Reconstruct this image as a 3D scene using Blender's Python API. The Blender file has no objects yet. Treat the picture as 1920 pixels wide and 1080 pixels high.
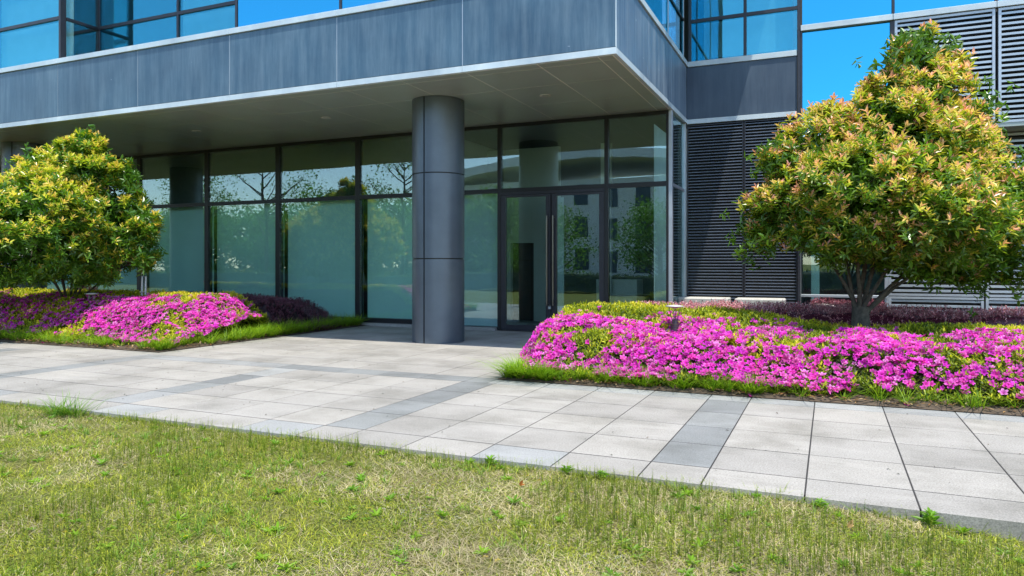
import bpy, math, random
import numpy as np
from mathutils import Vector

rng = np.random.default_rng(11)
random.seed(11)
S = bpy.context.scene
COL = S.collection

# ------------------------------------------------------------------ camera
CAM_H = 1.4
YAW = 0.41474
FPX = 1353.5
cam_d = bpy.data.cameras.new('camera')
cam = bpy.data.objects.new('camera', cam_d)
COL.objects.link(cam)
cam.location = (0, 0, CAM_H)
cam.rotation_euler = (math.pi / 2, 0, YAW)
cam_d.sensor_width = 36.0
cam_d.lens = 36.0 * FPX / 1920.0
cam_d.shift_y = -43.28 / 1920.0
cam_d.clip_end = 2000
S.camera = cam

# ------------------------------------------------------------------ light
SUN_TRAVEL = Vector((-0.25, 0.26, -1.0)).normalized()
world = bpy.data.worlds.new('World')
S.world = world
world.use_nodes = True
wn = world.node_tree.nodes
bg = wn['Background']
sky = wn.new('ShaderNodeTexSky')
sky.sky_type = 'NISHITA'
sky.sun_disc = False
sky.sun_elevation = math.asin(-SUN_TRAVEL.z)
sky.sun_rotation = math.atan2(-SUN_TRAVEL.x, -SUN_TRAVEL.y)
sky.air_density = 1.0
sky.dust_density = 0.4
sky.ozone_density = 1.0
world.node_tree.links.new(sky.outputs[0], bg.inputs[0])
bg.inputs[1].default_value = 0.15
sun_d = bpy.data.lights.new('sun', 'SUN')
sun_d.energy = 2.6
sun_d.angle = math.radians(0.5)
sun_d.color = (1.0, 0.95, 0.86)
sun = bpy.data.objects.new('sun', sun_d)
COL.objects.link(sun)
sun.rotation_euler = SUN_TRAVEL.to_track_quat('-Z', 'Y').to_euler()
sun.location = (10, -10, 40)
S.view_settings.view_transform = 'Standard'
S.view_settings.look = 'None'
S.view_settings.exposure = 1.25
S.view_settings.gamma = 1.0
S.cycles.use_denoising = True
S.cycles.max_bounces = 8
S.cycles.transparent_max_bounces = 16
S.cycles.caustics_reflective = False
S.cycles.caustics_refractive = False

# ------------------------------------------------------------------ helpers
FWD = np.array([-math.sin(YAW), math.cos(YAW), 0.0])
RGT = np.array([math.cos(YAW), math.sin(YAW), 0.0])


def spot(px, py, depth):
    """a point of the place from where it was measured"""
    return (np.array([0, 0, CAM_H]) + FWD * depth + RGT * ((px - 960) / FPX * depth)
            + np.array([0, 0, -(py - 496.72) / FPX * depth]))


def link(name, me, parent=None, m=None):
    o = bpy.data.objects.new(name, me)
    COL.objects.link(o)
    if parent is not None:
        o.parent = parent
    if m is not None and me is not None and len(me.materials) == 0:
        me.materials.append(m)
    return o


def tag(o, label=None, cat=None, group=None, kind=None):
    if label: o['label'] = label
    if cat: o['category'] = cat
    if group: o['group'] = group
    if kind: o['kind'] = kind
    return o


def empty(name, label, cat, loc=(0, 0, 0), group=None):
    o = bpy.data.objects.new(name, None)
    COL.objects.link(o)
    o.empty_display_size = 0.2
    o.location = loc
    return tag(o, label, cat, group)


def mesh_np(name, V, faces, col=None, smooth=False):
    """faces: list of (k, array n x k)"""
    me = bpy.data.meshes.new(name)
    V = np.asarray(V, np.float32)
    me.vertices.add(len(V))
    me.vertices.foreach_set('co', V.ravel())
    idx = []; tot = []
    for F in faces:
        F = np.asarray(F, np.int32)
        idx.append(F.ravel()); tot.append(np.full(len(F), F.shape[1], np.int32))
    idx = np.concatenate(idx); tot = np.concatenate(tot)
    start = np.concatenate([[0], np.cumsum(tot)[:-1]]).astype(np.int32)
    me.loops.add(len(idx))
    me.loops.foreach_set('vertex_index', idx)
    me.polygons.add(len(tot))
    me.polygons.foreach_set('loop_start', start)
    me.polygons.foreach_set('loop_total', tot)
    me.polygons.foreach_set('use_smooth', np.full(len(tot), bool(smooth)))
    if col is not None:
        a = me.color_attributes.new('Col', 'FLOAT_COLOR', 'POINT')
        c = np.ones((len(V), 4), np.float32); c[:, :3] = col
        a.data.foreach_set('color', c.ravel())
    me.update(calc_edges=True)
    me.validate()
    return me


BOXF = np.array([[0, 3, 2, 1], [4, 5, 6, 7], [0, 1, 5, 4], [1, 2, 6, 5], [2, 3, 7, 6], [3, 0, 4, 7]])


def box_v(x0, x1, y0, y1, z0, z1):
    return np.array([[x0, y0, z0], [x1, y0, z0], [x1, y1, z0], [x0, y1, z0],
                     [x0, y0, z1], [x1, y0, z1], [x1, y1, z1], [x0, y1, z1]], float)


def box(name, x0, x1, y0, y1, z0, z1, m, parent=None):
    c = np.array([(x0 + x1) / 2, (y0 + y1) / 2, z0])
    me = mesh_np(name, box_v(x0, x1, y0, y1, z0, z1) - c, [BOXF])
    o = link(name, me, parent, m)
    o.location = c
    return o


def cbox(name, x0, x1, y0, y1, z0, z1, m, parent=None, b=0.004):
    """box with chamfered top / front edges (all edges by vertex inset)"""
    import bmesh
    bm = bmesh.new()
    bmesh.ops.create_cube(bm, size=1.0)
    for v in bm.verts:
        v.co = Vector((v.co.x * (x1 - x0), v.co.y * (y1 - y0), (v.co.z + 0.5) * (z1 - z0)))
    bmesh.ops.bevel(bm, geom=bm.edges[:], offset=b, segments=1, affect='EDGES')
    me = bpy.data.meshes.new(name)
    bm.to_mesh(me); bm.free()
    o = link(name, me, parent, m)
    o.location = ((x0 + x1) / 2, (y0 + y1) / 2, z0)
    return o


def join_v(parts):
    """parts: list of (V, [F...]) -> V, faces grouped by size"""
    Vs = []; Fs = {}; n = 0
    for V, FF in parts:
        Vs.append(V)
        for F in FF:
            F = np.asarray(F)
            Fs.setdefault(F.shape[1], []).append(F + n)
        n += len(V)
    return np.concatenate(Vs), [np.concatenate(f) for f in Fs.values()]


def lathe(prof, n=32, cap=True):
    V = []; F = []
    for r, z in prof:
        for i in range(n):
            a = 2 * math.pi * i / n
            V.append((r * math.cos(a), r * math.sin(a), z))
    for k in range(len(prof) - 1):
        for i in range(n):
            j = (i + 1) % n
            F.append((k * n + i, k * n + j, (k + 1) * n + j, (k + 1) * n + i))
    return np.array(V), [np.array(F)]


def tube(P, Rd, n=8):
    P = np.asarray(P, float); V = []; F = []
    for i in range(len(P)):
        t = P[min(i + 1, len(P) - 1)] - P[max(i - 1, 0)]
        t /= np.linalg.norm(t) + 1e-9
        u = np.cross(t, [0.31, 0.95, 0.05]); u /= np.linalg.norm(u) + 1e-9
        w = np.cross(t, u)
        for k in range(n):
            a = 2 * math.pi * k / n
            V.append(P[i] + Rd[i] * (math.cos(a) * u + math.sin(a) * w))
    for i in range(len(P) - 1):
        for k in range(n):
            j = (k + 1) % n
            F.append((i * n + k, i * n + j, (i + 1) * n + j, (i + 1) * n + k))
    return np.array(V), [np.array(F)]


class VNoise:
    def __init__(s, seed, n=128):
        s.g = np.random.default_rng(seed).random((n, n)); s.n = n

    def __call__(s, x, y, f=1.0):
        x = np.asarray(x) * f + 37.3; y = np.asarray(y) * f + 91.7
        xi = np.floor(x).astype(int); yi = np.floor(y).astype(int)
        u = x - xi; v = y - yi
        u = u * u * (3 - 2 * u); v = v * v * (3 - 2 * v)
        n = s.n
        a = s.g[xi % n, yi % n]; b = s.g[(xi + 1) % n, yi % n]
        c = s.g[xi % n, (yi + 1) % n]; d = s.g[(xi + 1) % n, (yi + 1) % n]
        return (a * (1 - u) + b * u) * (1 - v) + (c * (1 - u) + d * u) * v


NZ = VNoise(3); NZ2 = VNoise(8); NZ3 = VNoise(21)


def unit(v):
    return v / (np.linalg.norm(v, axis=-1, keepdims=True) + 1e-9)


# ------------------------------------------------------------------ materials
def mat(name):
    m = bpy.data.materials.new(name)
    m.use_nodes = True
    nt = m.node_tree
    return m, nt, nt.nodes, nt.links, nt.nodes['Principled BSDF']


def posnode(N, L, scale=(1, 1, 1)):
    g = N.new('ShaderNodeNewGeometry')
    mp = N.new('ShaderNodeMapping')
    mp.inputs['Scale'].default_value = scale
    L.new(g.outputs['Position'], mp.inputs['Vector'])
    return mp.outputs[0]


def noise(N, L, vec, scale, detail=4, rough=0.6):
    n = N.new('ShaderNodeTexNoise')
    n.inputs['Scale'].default_value = scale
    n.inputs['Detail'].default_value = detail
    n.inputs['Roughness'].default_value = rough
    L.new(vec, n.inputs['Vector'])
    return n.outputs['Fac']


def ramp(N, L, fac, stops):
    r = N.new('ShaderNodeValToRGB')
    e = r.color_ramp.elements
    while len(e) < len(stops):
        e.new(0.5)
    for i, (p, c) in enumerate(stops):
        e[i].position = p
        e[i].color = (*c, 1) if len(c) == 3 else c
    L.new(fac, r.inputs[0])
    return r.outputs[0]


def mixc(N, L, fac, a, b, mode='MIX'):
    x = N.new('ShaderNodeMix')
    x.data_type = 'RGBA'; x.blend_type = mode
    for s, v in ((x.inputs[0], fac), (x.inputs[6], a), (x.inputs[7], b)):
        if hasattr(v, 'is_linked') or isinstance(v, bpy.types.NodeSocket):
            L.new(v, s)
        elif isinstance(v, (int, float)):
            s.default_value = v
        else:
            s.default_value = (*v, 1)
    return x.outputs[2]


def bump(N, L, b, h, strength, dist=0.01):
    n = N.new('ShaderNodeBump')
    n.inputs['Strength'].default_value = strength
    n.inputs['Distance'].default_value = dist
    L.new(h, n.inputs['Height'])
    L.new(n.outputs[0], b.inputs['Normal'])


def plain(name, c, rough=0.5, metal=0.0, var=0.12, sc=6.0, bmp=0.0):
    m, nt, N, L, b = mat(name)
    p = posnode(N, L)
    f = noise(N, L, p, sc, 5)
    lo = tuple(x * (1 - var) for x in c); hi = tuple(min(1, x * (1 + var)) for x in c)
    L.new(ramp(N, L, f, [(0.3, lo), (0.7, hi)]), b.inputs['Base Color'])
    b.inputs['Roughness'].default_value = rough
    b.inputs['Metallic'].default_value = metal
    if bmp:
        bump(N, L, b, f, bmp)
    return m


def granite(name, c, spread=0.10):
    m, nt, N, L, b = mat(name)
    p = posnode(N, L)
    sp = noise(N, L, p, 190, 2, 0.8)
    sp = noise(N, L, p, 85, 4, 0.85)
    speck = ramp(N, L, sp, [(0.36, tuple(x * 0.62 for x in c)), (0.5, c), (0.62, tuple(min(1, x * 1.3) for x in c))])
    big = noise(N, L, p, 1.3, 6, 0.65)
    st = ramp(N, L, big, [(0.33, (0.66, 0.66, 0.63)), (0.52, (0.97, 0.97, 0.96)), (0.7, (1.1, 1.1, 1.1))])
    a = mixc(N, L, 0.85, speck, st, 'MULTIPLY')
    # wiped / worn pale streaks along the walkway
    p2 = posnode(N, L, (0.8, 4.0, 1))
    wz = noise(N, L, p2, 1.1, 5, 0.7)
    a = mixc(N, L, ramp(N, L, wz, [(0.54, (0, 0, 0)), (0.72, (0.45, 0.45, 0.45))]), a, tuple(min(1, x * 1.35) for x in c))
    oi = N.new('ShaderNodeObjectInfo')
    rr = ramp(N, L, oi.outputs['Random'], [(0, (1 - spread,) * 3), (0.6, (1, 1, 1)), (1, (1 + spread * 0.6, 1 + spread * 0.55, 1 + spread * 0.45))])
    a = mixc(N, L, 1.0, a, rr, 'MULTIPLY')
    L.new(a, b.inputs['Base Color'])
    b.inputs['Roughness'].default_value = 0.72
    bump(N, L, b, sp, 0.25, 0.003)
    return m


def metal_panel(name, c, dust, rough=0.38, metal=0.25, amount=0.6, xs=(3.4, 3.4, 0.28)):
    m, nt, N, L, b = mat(name)
    p = posnode(N, L, xs)
    f = noise(N, L, p, 2.2, 7, 0.72)
    p1 = posnode(N, L)
    g = noise(N, L, p1, 0.9, 4, 0.6)
    a = mixc(N, L, ramp(N, L, f, [(0.40, (0, 0, 0)), (0.72, (amount,) * 3)]), c, dust)
    a = mixc(N, L, 0.8, a, ramp(N, L, g, [(0.3, (0.68, 0.71, 0.75)), (0.7, (1.22, 1.2, 1.16))]), 'MULTIPLY')
    # small scuffs
    s = noise(N, L, posnode(N, L, (1.0, 1.0, 2.2)), 4.5, 3, 0.5)
    a = mixc(N, L, ramp(N, L, s, [(0.735, (0, 0, 0)), (0.76, (0.35, 0.35, 0.35))]), a, (0.6, 0.65, 0.7))
    oi = N.new('ShaderNodeObjectInfo')
    a = mixc(N, L, 1.0, a, ramp(N, L, oi.outputs['Random'], [(0, (0.92, 0.93, 0.94)), (1, (1.07, 1.06, 1.05))]), 'MULTIPLY')
    L.new(a, b.inputs['Base Color'])
    L.new(ramp(N, L, f, [(0.3, (rough * 0.8,) * 3), (0.7, (rough * 1.35,) * 3)]), b.inputs['Roughness'])
    b.inputs['Metallic'].default_value = metal
    bump(N, L, b, g, 0.05, 0.02)
    return m


def glass(name, tint, refl, f0, wob=0.02):
    m = bpy.data.materials.new(name)
    m.use_nodes = True
    nt = m.node_tree; N = nt.nodes; L = nt.links
    N.remove(N['Principled BSDF'])
    out = N['Material Output']
    t = N.new('ShaderNodeBsdfTransparent'); t.inputs[0].default_value = (*tint, 1)
    g = N.new('ShaderNodeBsdfGlossy'); g.inputs['Color'].default_value = (*refl, 1)
    g.inputs['Roughness'].default_value = 0.0
    nz = noise(N, L, posnode(N, L), 0.8, 2, 0.5)
    bp = N.new('ShaderNodeBump'); bp.inputs['Strength'].default_value = wob; bp.inputs['Distance'].default_value = 0.2
    L.new(nz, bp.inputs['Height']); L.new(bp.outputs[0], g.inputs['Normal'])
    lw = N.new('ShaderNodeLayerWeight'); lw.inputs['Blend'].default_value = 0.5
    pw = N.new('ShaderNodeMath'); pw.operation = 'POWER'; pw.inputs[1].default_value = 4.0
    L.new(lw.outputs['Facing'], pw.inputs[0])
    ma = N.new('ShaderNodeMath'); ma.operation = 'MULTIPLY_ADD'
    ma.inputs[1].default_value = 1 - f0; ma.inputs[2].default_value = f0
    L.new(pw.outputs[0], ma.inputs[0])
    mx = N.new('ShaderNodeMixShader')
    L.new(ma.outputs[0], mx.inputs[0]); L.new(t.outputs[0], mx.inputs[1]); L.new(g.outputs[0], mx.inputs[2])
    L.new(mx.outputs[0], out.inputs['Surface'])
    return m


def leafmat(name, rough=0.4, trans=0.35, spec=0.5, tint=(1, 1, 1)):
    m, nt, N, L, b = mat(name)
    a = N.new('ShaderNodeAttribute'); a.attribute_name = 'Col'
    c = a.outputs['Color']
    if tint != (1, 1, 1):
        c = mixc(N, L, 1.0, c, tint, 'MULTIPLY')
    L.new(c, b.inputs['Base Color'])
    b.inputs['Roughness'].default_value = rough
    b.inputs['Specular IOR Level'].default_value = spec
    tr = N.new('ShaderNodeBsdfTranslucent')
    L.new(mixc(N, L, 1.0, c, (1.15, 1.2, 0.7), 'MULTIPLY'), tr.inputs[0])
    mx = N.new('ShaderNodeMixShader'); mx.inputs[0].default_value = trans
    L.new(b.outputs[0], mx.inputs[1]); L.new(tr.outputs[0], mx.inputs[2])
    L.new(mx.outputs[0], N['Material Output'].inputs['Surface'])
    return m


M = {}
M['granite'] = granite('light_granite', (0.335, 0.314, 0.278), 0.12)
M['granite_dark'] = granite('dark_granite', (0.225, 0.23, 0.22), 0.16)
M['granite_mid'] = granite('mid_granite', (0.30, 0.30, 0.285), 0.14)
M['joint'] = plain('joint_sand', (0.035, 0.032, 0.028), 0.95)
M['fascia'] = metal_panel('blue_grey_panel', (0.055, 0.115, 0.172), (0.20, 0.285, 0.35), 0.42, 0.15, 0.55)
M['fascia_side'] = metal_panel('streaked_panel', (0.085, 0.14, 0.21), (0.36, 0.43, 0.50), 0.42, 0.15, 0.75, (7, 7, 0.15))
M['fascia_dark'] = metal_panel('shade_darkened_panel', (0.045, 0.07, 0.105), (0.11, 0.15, 0.20), 0.42, 0.15, 0.5)  # fascia metal darkened, shade over the louvre bay put into its colour
M['trim'] = metal_panel('pale_trim', (0.52, 0.60, 0.64), (0.66, 0.72, 0.74), 0.45, 0.1, 0.5, (3, 3, 1))
M['soffit'] = plain('soffit_metal', (0.345, 0.39, 0.355), 0.35, 0.2, 0.06, 1.2)
M['soffit_joint'] = plain('soffit_joint', (0.80, 0.80, 0.70), 0.6)
M['column'] = plain('column_metal', (0.105, 0.13, 0.158), 0.38, 0.4, 0.08, 3.0)
M['black'] = plain('black_frame', (0.016, 0.017, 0.019), 0.42, 0.2)
M['charcoal'] = plain('charcoal_frame', (0.035, 0.036, 0.045), 0.4, 0.3)
M['steel'] = plain('brushed_steel', (0.17, 0.165, 0.15), 0.3, 0.95, 0.1, 20)
M['louver_dark'] = plain('dark_louver', (0.13, 0.155, 0.20), 0.38, 0.4)
M['louver'] = plain('silver_louver', (0.40, 0.455, 0.50), 0.36, 0.45, 0.10, 3)
M['alu'] = plain('aluminium_frame', (0.42, 0.46, 0.50), 0.4, 0.5, 0.08, 4)
M['glass'] = glass('clear_green_glass', (0.87, 0.968, 0.948), (0.80, 0.95, 0.97), 0.13, 0.008)
M['glass_blue'] = glass('reflective_blue_glass', (0.72, 0.93, 0.955), (0.14, 0.64, 0.82), 0.24, 0.012)
M['glass_sky'] = glass('mirror_blue_glass', (0.10, 0.35, 0.5), (0.055, 0.42, 0.65), 0.85, 0.008)
M['board'] = plain('pale_board', (0.60, 0.86, 0.79), 0.75, 0, 0.05, 0.8)
M['board_blue'] = plain('pale_blue_board', (0.52, 0.66, 0.70), 0.75, 0, 0.05, 0.8)
M['plaster'] = plain('interior_plaster', (0.62, 0.63, 0.60), 0.85, 0, 0.06, 2)
M['wood'] = plain('dark_brown_wood', (0.07, 0.035, 0.022), 0.5, 0, 0.3, 5)
M['darkroom'] = plain('dark_interior', (0.10, 0.11, 0.11), 0.9)
M['curtain'] = plain('pale_curtain', (0.60, 0.68, 0.68), 0.9, 0, 0.1, 3)
M['concrete'] = plain('pale_concrete', (0.50, 0.49, 0.44), 0.85, 0, 0.12, 8, 0.2)
M['soil'] = plain('brown_soil', (0.085, 0.06, 0.038), 0.95, 0, 0.5, 25, 0.6)
M['bark'] = plain('grey_bark', (0.075, 0.065, 0.048), 0.9, 0, 0.45, 18, 0.8)
M['white'] = plain('white_render', (0.74, 0.75, 0.74), 0.8, 0, 0.05, 0.5)
M['lamp'] = plain('lamp_metal', (0.10, 0.105, 0.115), 0.3, 0.6)
M['lamp_hat'] = plain('lamp_hat_paint', (0.50, 0.49, 0.45), 0.5, 0.1)
M['leaf'] = leafmat('photinia_leaf', 0.34, 0.42, 0.8)
M['azalea_leaf'] = leafmat('azalea_leaf', 0.45, 0.40, 0.4)
M['petal'] = leafmat('azalea_petal', 0.55, 0.35, 0.25)
M['purple'] = leafmat('purple_leaf', 0.36, 0.18, 0.6)
M['grass'] = leafmat('grass_blade', 0.5, 0.35, 0.35)
M['litter'] = leafmat('litter', 0.8, 0.1, 0.2)


def lawn_soil():
    m, nt, N, L, b = mat('lawn_soil')
    p = posnode(N, L)
    f = noise(N, L, p, 45, 5, 0.75)
    g = noise(N, L, p, 1.6, 4, 0.6)
    a = ramp(N, L, f, [(0.3, (0.05, 0.055, 0.018)), (0.52, (0.14, 0.15, 0.045)), (0.72, (0.30, 0.26, 0.12))])
    a = mixc(N, L, 0.5, a, ramp(N, L, g, [(0.35, (0.75, 1.0, 0.6)), (0.65, (1.3, 1.1, 0.9))]), 'MULTIPLY')
    L.new(a, b.inputs['Base Color'])
    b.inputs['Roughness'].default_value = 1.0
    b.inputs['Specular IOR Level'].default_value = 0.1
    bump(N, L, b, f, 0.8, 0.02)
    return m


M['lawn'] = lawn_soil()

# ------------------------------------------------------------------ ground
Y_EDGE = 4.69     # lawn meets the walkway


def lawn_z(x, y):
    base = -0.034 - 0.085 / (1 + np.exp(-(np.asarray(x) - 0.55) * 3.2))
    return base + 0.028 * (NZ(x, y, 0.9) - 0.5) + 0.012 * (NZ2(x, y, 4.0) - 0.5)


g = link('ground', mesh_np('ground', [[-400, -400, -0.3], [400, -400, -0.3], [400, 400, -0.3], [-400, 400, -0.3]], [[[0, 1, 2, 3]]]), None, M['lawn'])
tag(g, 'wide grassy ground around the building', None, None, 'structure')
gx = np.arange(-60, 20.01, 0.4); gy = np.concatenate([np.arange(-60, 0, 2.0), np.arange(0, Y_EDGE + 0.05, 0.235)])
gy[-1] = Y_EDGE + 0.02
XX, YY = np.meshgrid(gx, gy)
ZZ = lawn_z(XX, YY)
nx = len(gx); ny = len(gy)
ii = np.arange(nx * ny).reshape(ny, nx)
F = np.stack([ii[:-1, :-1], ii[:-1, 1:], ii[1:, 1:], ii[1:, :-1]], -1).reshape(-1, 4)
lawn = link('lawn', mesh_np('lawn', np.stack([XX, YY, ZZ], -1).reshape(-1, 3), [F], smooth=True), None, M['lawn'])
tag(lawn, 'patchy half dry lawn in front of the stone walkway', None, None, 'structure')

# ------------------------------------------------------------------ walkway of granite slabs
pave = box('pavement', -40, 9, 4.75, 14.6, -0.28, -0.0022, M['joint'])
tag(pave, 'pale granite slab walkway and entrance court', None, None, 'structure')
PER = 2.87; R0 = -0.755; BW = 0.41; TW = (PER - BW) / 4


def columns(xa, xb):
    """slab columns between xa and xb: (x0, x1, is_band)"""
    out = []
    k = int(math.floor((R0 - xb) / PER)) - 1
    while R0 - PER * k > xa - PER:
        r = R0 - PER * k
        out.append((r - BW, r, True))
        for t in range(4):
            out.append((r + t * TW, r + (t + 1) * TW, False))
        k += 1
    out.sort()
    res = []
    for a, b, s in out:
        if b > xa + 0.02 and a < xb - 0.02:
            res.append((max(a, xa), min(b, xb), s))
    return res


GAP = 0.0085; GAPX = 0.005
paver_cache = {}


def paver(x0, x1, y0, y1, m, thick=0.05, dz=0.0):
    w = round(x1 - x0 - 2 * GAPX, 4); d = round(y1 - y0 - 2 * GAP, 4)
    key = (w, d, m, thick)
    if key not in paver_cache:
        import bmesh
        bm = bmesh.new()
        bmesh.ops.create_cube(bm, size=1.0)
        for v in bm.verts:
            v.co = Vector((v.co.x * w, v.co.y * d, (v.co.z - 0.5) * thick))
        top = [e for e in bm.edges if all(v.co.z > -1e-6 for v in e.verts)]
        bmesh.ops.bevel(bm, geom=top, offset=0.002, segments=1, affect='EDGES')
        me = bpy.data.meshes.new('paver'); bm.to_mesh(me); bm.free()
        me.materials.append(M[m])
        paver_cache[key] = me
    o = link('paver', paver_cache[key], pave)
    o.location = ((x0 + x1) / 2, (y0 + y1) / 2, dz - pave.location.z)
    o.location.x -= pave.location.x; o.location.y -= pave.location.y
    o.rotation_euler = (random.gauss(0, 0.0006), random.gauss(0, 0.0006), 0)
    return o


ROWS = [5.11 + 0.6475 * i for i in range(5)]      # 5.11 .. 7.70
for a, b, band in columns(-15.5, 4.6):
    pick = 'granite_mid' if random.random() < 0.35 else 'granite'
    paver(a, b, 4.70, ROWS[0], pick if not band else 'granite', 0.15, random.uniform(-.0007, .0007))
    for r in range(4):
        m = 'granite_dark' if band else 'granite'
        if band and random.random() < 0.18: m = 'granite_mid'
        paver(a, b, ROWS[r], ROWS[r + 1], m, 0.05, random.uniform(-.0007, .0007))
COURT = (-9.80, -3.72)
for a, b, band in columns(-15.5, COURT[0]):
    paver(a, b, ROWS[4], 8.27, 'granite', 0.05)
for a, b, band in columns(COURT[1], 4.6):
    paver(a, b, ROWS[4], 8.0, 'granite_mid', 0.05)
for a, b, band in columns(*COURT):
    dark = -7.1 < (a + b) / 2
    paver(a, b, ROWS[4], 8.06, 'granite_dark' if dark else 'granite_mid', 0.05)
y = 8.06
while y < 13.9:
    y1 = min(y + 0.6475, 13.98)
    for a, b, band in columns(*COURT):
        paver(a, b, y, y1, 'granite', 0.05, random.uniform(-.0007, .0007))
    y += 0.6475

# ------------------------------------------------------------------ planting beds
def soil_bed(name, x0, x1, y0, y1, label):
    xs = np.linspace(x0, x1, 40); ys = np.linspace(y0, y1, 30)
    X, Y = np.meshgrid(xs, ys)
    d = np.minimum(np.minimum(X - x0, x1 - X), np.minimum(Y - y0, y1 - Y))
    Z = 0.008 + 0.07 * np.clip(d / 0.6, 0, 1) + 0.02 * NZ(X, Y, 5) * np.clip(d / .1, 0, 1)
    i = np.arange(40 * 30).reshape(30, 40)
    F = np.stack([i[:-1, :-1], i[:-1, 1:], i[1:, 1:], i[1:, :-1]], -1).reshape(-1, 4)
    o = link(name, mesh_np(name, np.stack([X, Y, Z], -1).reshape(-1, 3), [F], smooth=True), None, M['soil'])
    return tag(o, label, None, None, 'structure')


soil_bed('soil', COURT[1], 8.5, 7.985, 15.5, 'brown soil of the right flower bed')
soil_bed('soil', -32, COURT[0], 8.26, 14.0, 'brown soil of the left flower bed')

# ------------------------------------------------------------------ office building
bld = empty('office_building', 'modern office block with blue grey panels, glass entrance and round column', 'building', (-6.5, 14, 0))
BO = np.array(bld.location)


def P(o):
    """parent to the building keeping the place"""
    o.parent = bld
    o.location = Vector(o.location) - Vector(BO)
    return o


def bbox_(name, x0, x1, y0, y1, z0, z1, m):
    return P(box(name, x0, x1, y0, y1, z0, z1, m))


def cb(name, x0, x1, y0, y1, z0, z1, m, b=0.004):
    return P(cbox(name, x0, x1, y0, y1, z0, z1, m, None, b))


def sub(parent, name, x0, x1, y0, y1, z0, z1, m):
    o = box(name, x0, x1, y0, y1, z0, z1, m)
    o.parent = parent
    o.location = Vector(o.location) - Vector(parent.location) - Vector(BO)
    return o


XC = -2.79; YF = 10.0; YG = 14.07; YL = 15.55
ZS = 4.405; XW = -31.2

# upper block core (structure behind the panels)
bbox_('upper_floor_slab', XW, XC - 0.06, YF + 0.06, 22, 4.52, 5.60, M['darkroom'])
# fascia panels front
xs = [-2.79, -5.25, -7.65, -10.05, -12.43, -14.80, -17.2, -19.6, -22.0, -24.4, -26.8, -29.2, -31.2]
for a, b in zip(xs[1:], xs[:-1]):
    cb('fascia_panel', a + 0.008, b - 0.008 if b < XC else b - 0.004, YF, YF + 0.045, 4.511, 5.604, M['fascia'], 0.003)
    cb('lower_trim', a + 0.002, (b - 0.002) if b < XC else b + 0.012, YF - 0.012, YF + 0.05, ZS, 4.500, M['trim'], 0.003)
    cb('sill_cap', a + 0.002, (b - 0.002) if b < XC else b + 0.03, YF - 0.03, YF + 0.12, 5.612, 5.712, M['trim'], 0.004)
    bbox_('joint_strip', a - 0.008, a + 0.008, YF + 0.006, YF + 0.03, 4.511, 5.604, M['alu'])
# side fascia
ys = [10.0, 11.95, 13.92, 15.55]
for a, b in zip(ys[:-1], ys[1:]):
    a_ = a + 0.05 if a == 10.0 else a + 0.006
    cb('fascia_panel', XC - 0.045, XC, a_, b - 0.006, 4.511, 5.604, M['fascia_side'], 0.003)
    cb('lower_trim', XC - 0.05, XC + 0.012, (a + 0.055) if a == 10 else a + 0.002, b - 0.002, ZS, 4.500, M['trim'], 0.003)
    cb('sill_cap', XC - 0.12, XC + 0.03, (a + 0.125) if a == 10 else a + 0.002, b - 0.002 if b < 15 else b - 0.036, 5.612, 5.712, M['trim'], 0.004)
bbox_('joint_strip', XC - 0.03, XC - 0.006, 13.914, 13.926, 4.511, 5.604, M['alu'])
bbox_('joint_strip', XC - 0.03, XC - 0.006, 11.944, 11.956, 4.511, 5.604, M['alu'])
bbox_('corner_joint', XC - 0.004, XC + 0.004, YF - 0.004, YF + 0.05, 4.511, 5.604, M['trim'])

# soffit: carrier and separate panels
sof = bbox_('soffit', XW, XC - 0.055, YF + 0.055, YG + 0.25, ZS + 0.003, ZS + 0.10, M['soffit_joint'])
sy = [YF + 0.058, 10.27, 11.31, 12.61, 13.75, YG + 0.2]
sx = [XC - 0.06, -3.07, -4.02] + [-5.22 - 1.2 * i for i in range(21)]
for j in range(len(sy) - 1):
    for i in range(len(sx) - 1):
        sub(sof, 'soffit_panel', sx[i + 1] + 0.008, sx[i] - 0.008, sy[j] + 0.008, sy[j + 1] - 0.008, ZS, ZS + 0.02, M['soffit'])
for lx in (-4.62, -9.42, -13.02, -17.8):
    V, Fc = lathe([(0.055, 0.0), (0.075, -0.006), (0.105, -0.006), (0.105, 0.004)], 24)
    o = link('downlight', mesh_np('downlight', V, Fc, smooth=True), None, M['lamp_hat']); o.location = (lx, 11.97, ZS - 0.001); P(o)
    V, Fc = lathe([(0.001, 0.0), (0.056, 0.0), (0.056, -0.003)], 24)
    d = link('lens', mesh_np('lens', V, Fc), o, M['soffit'])
    d.location = (0, 0, -0.0005)

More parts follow.
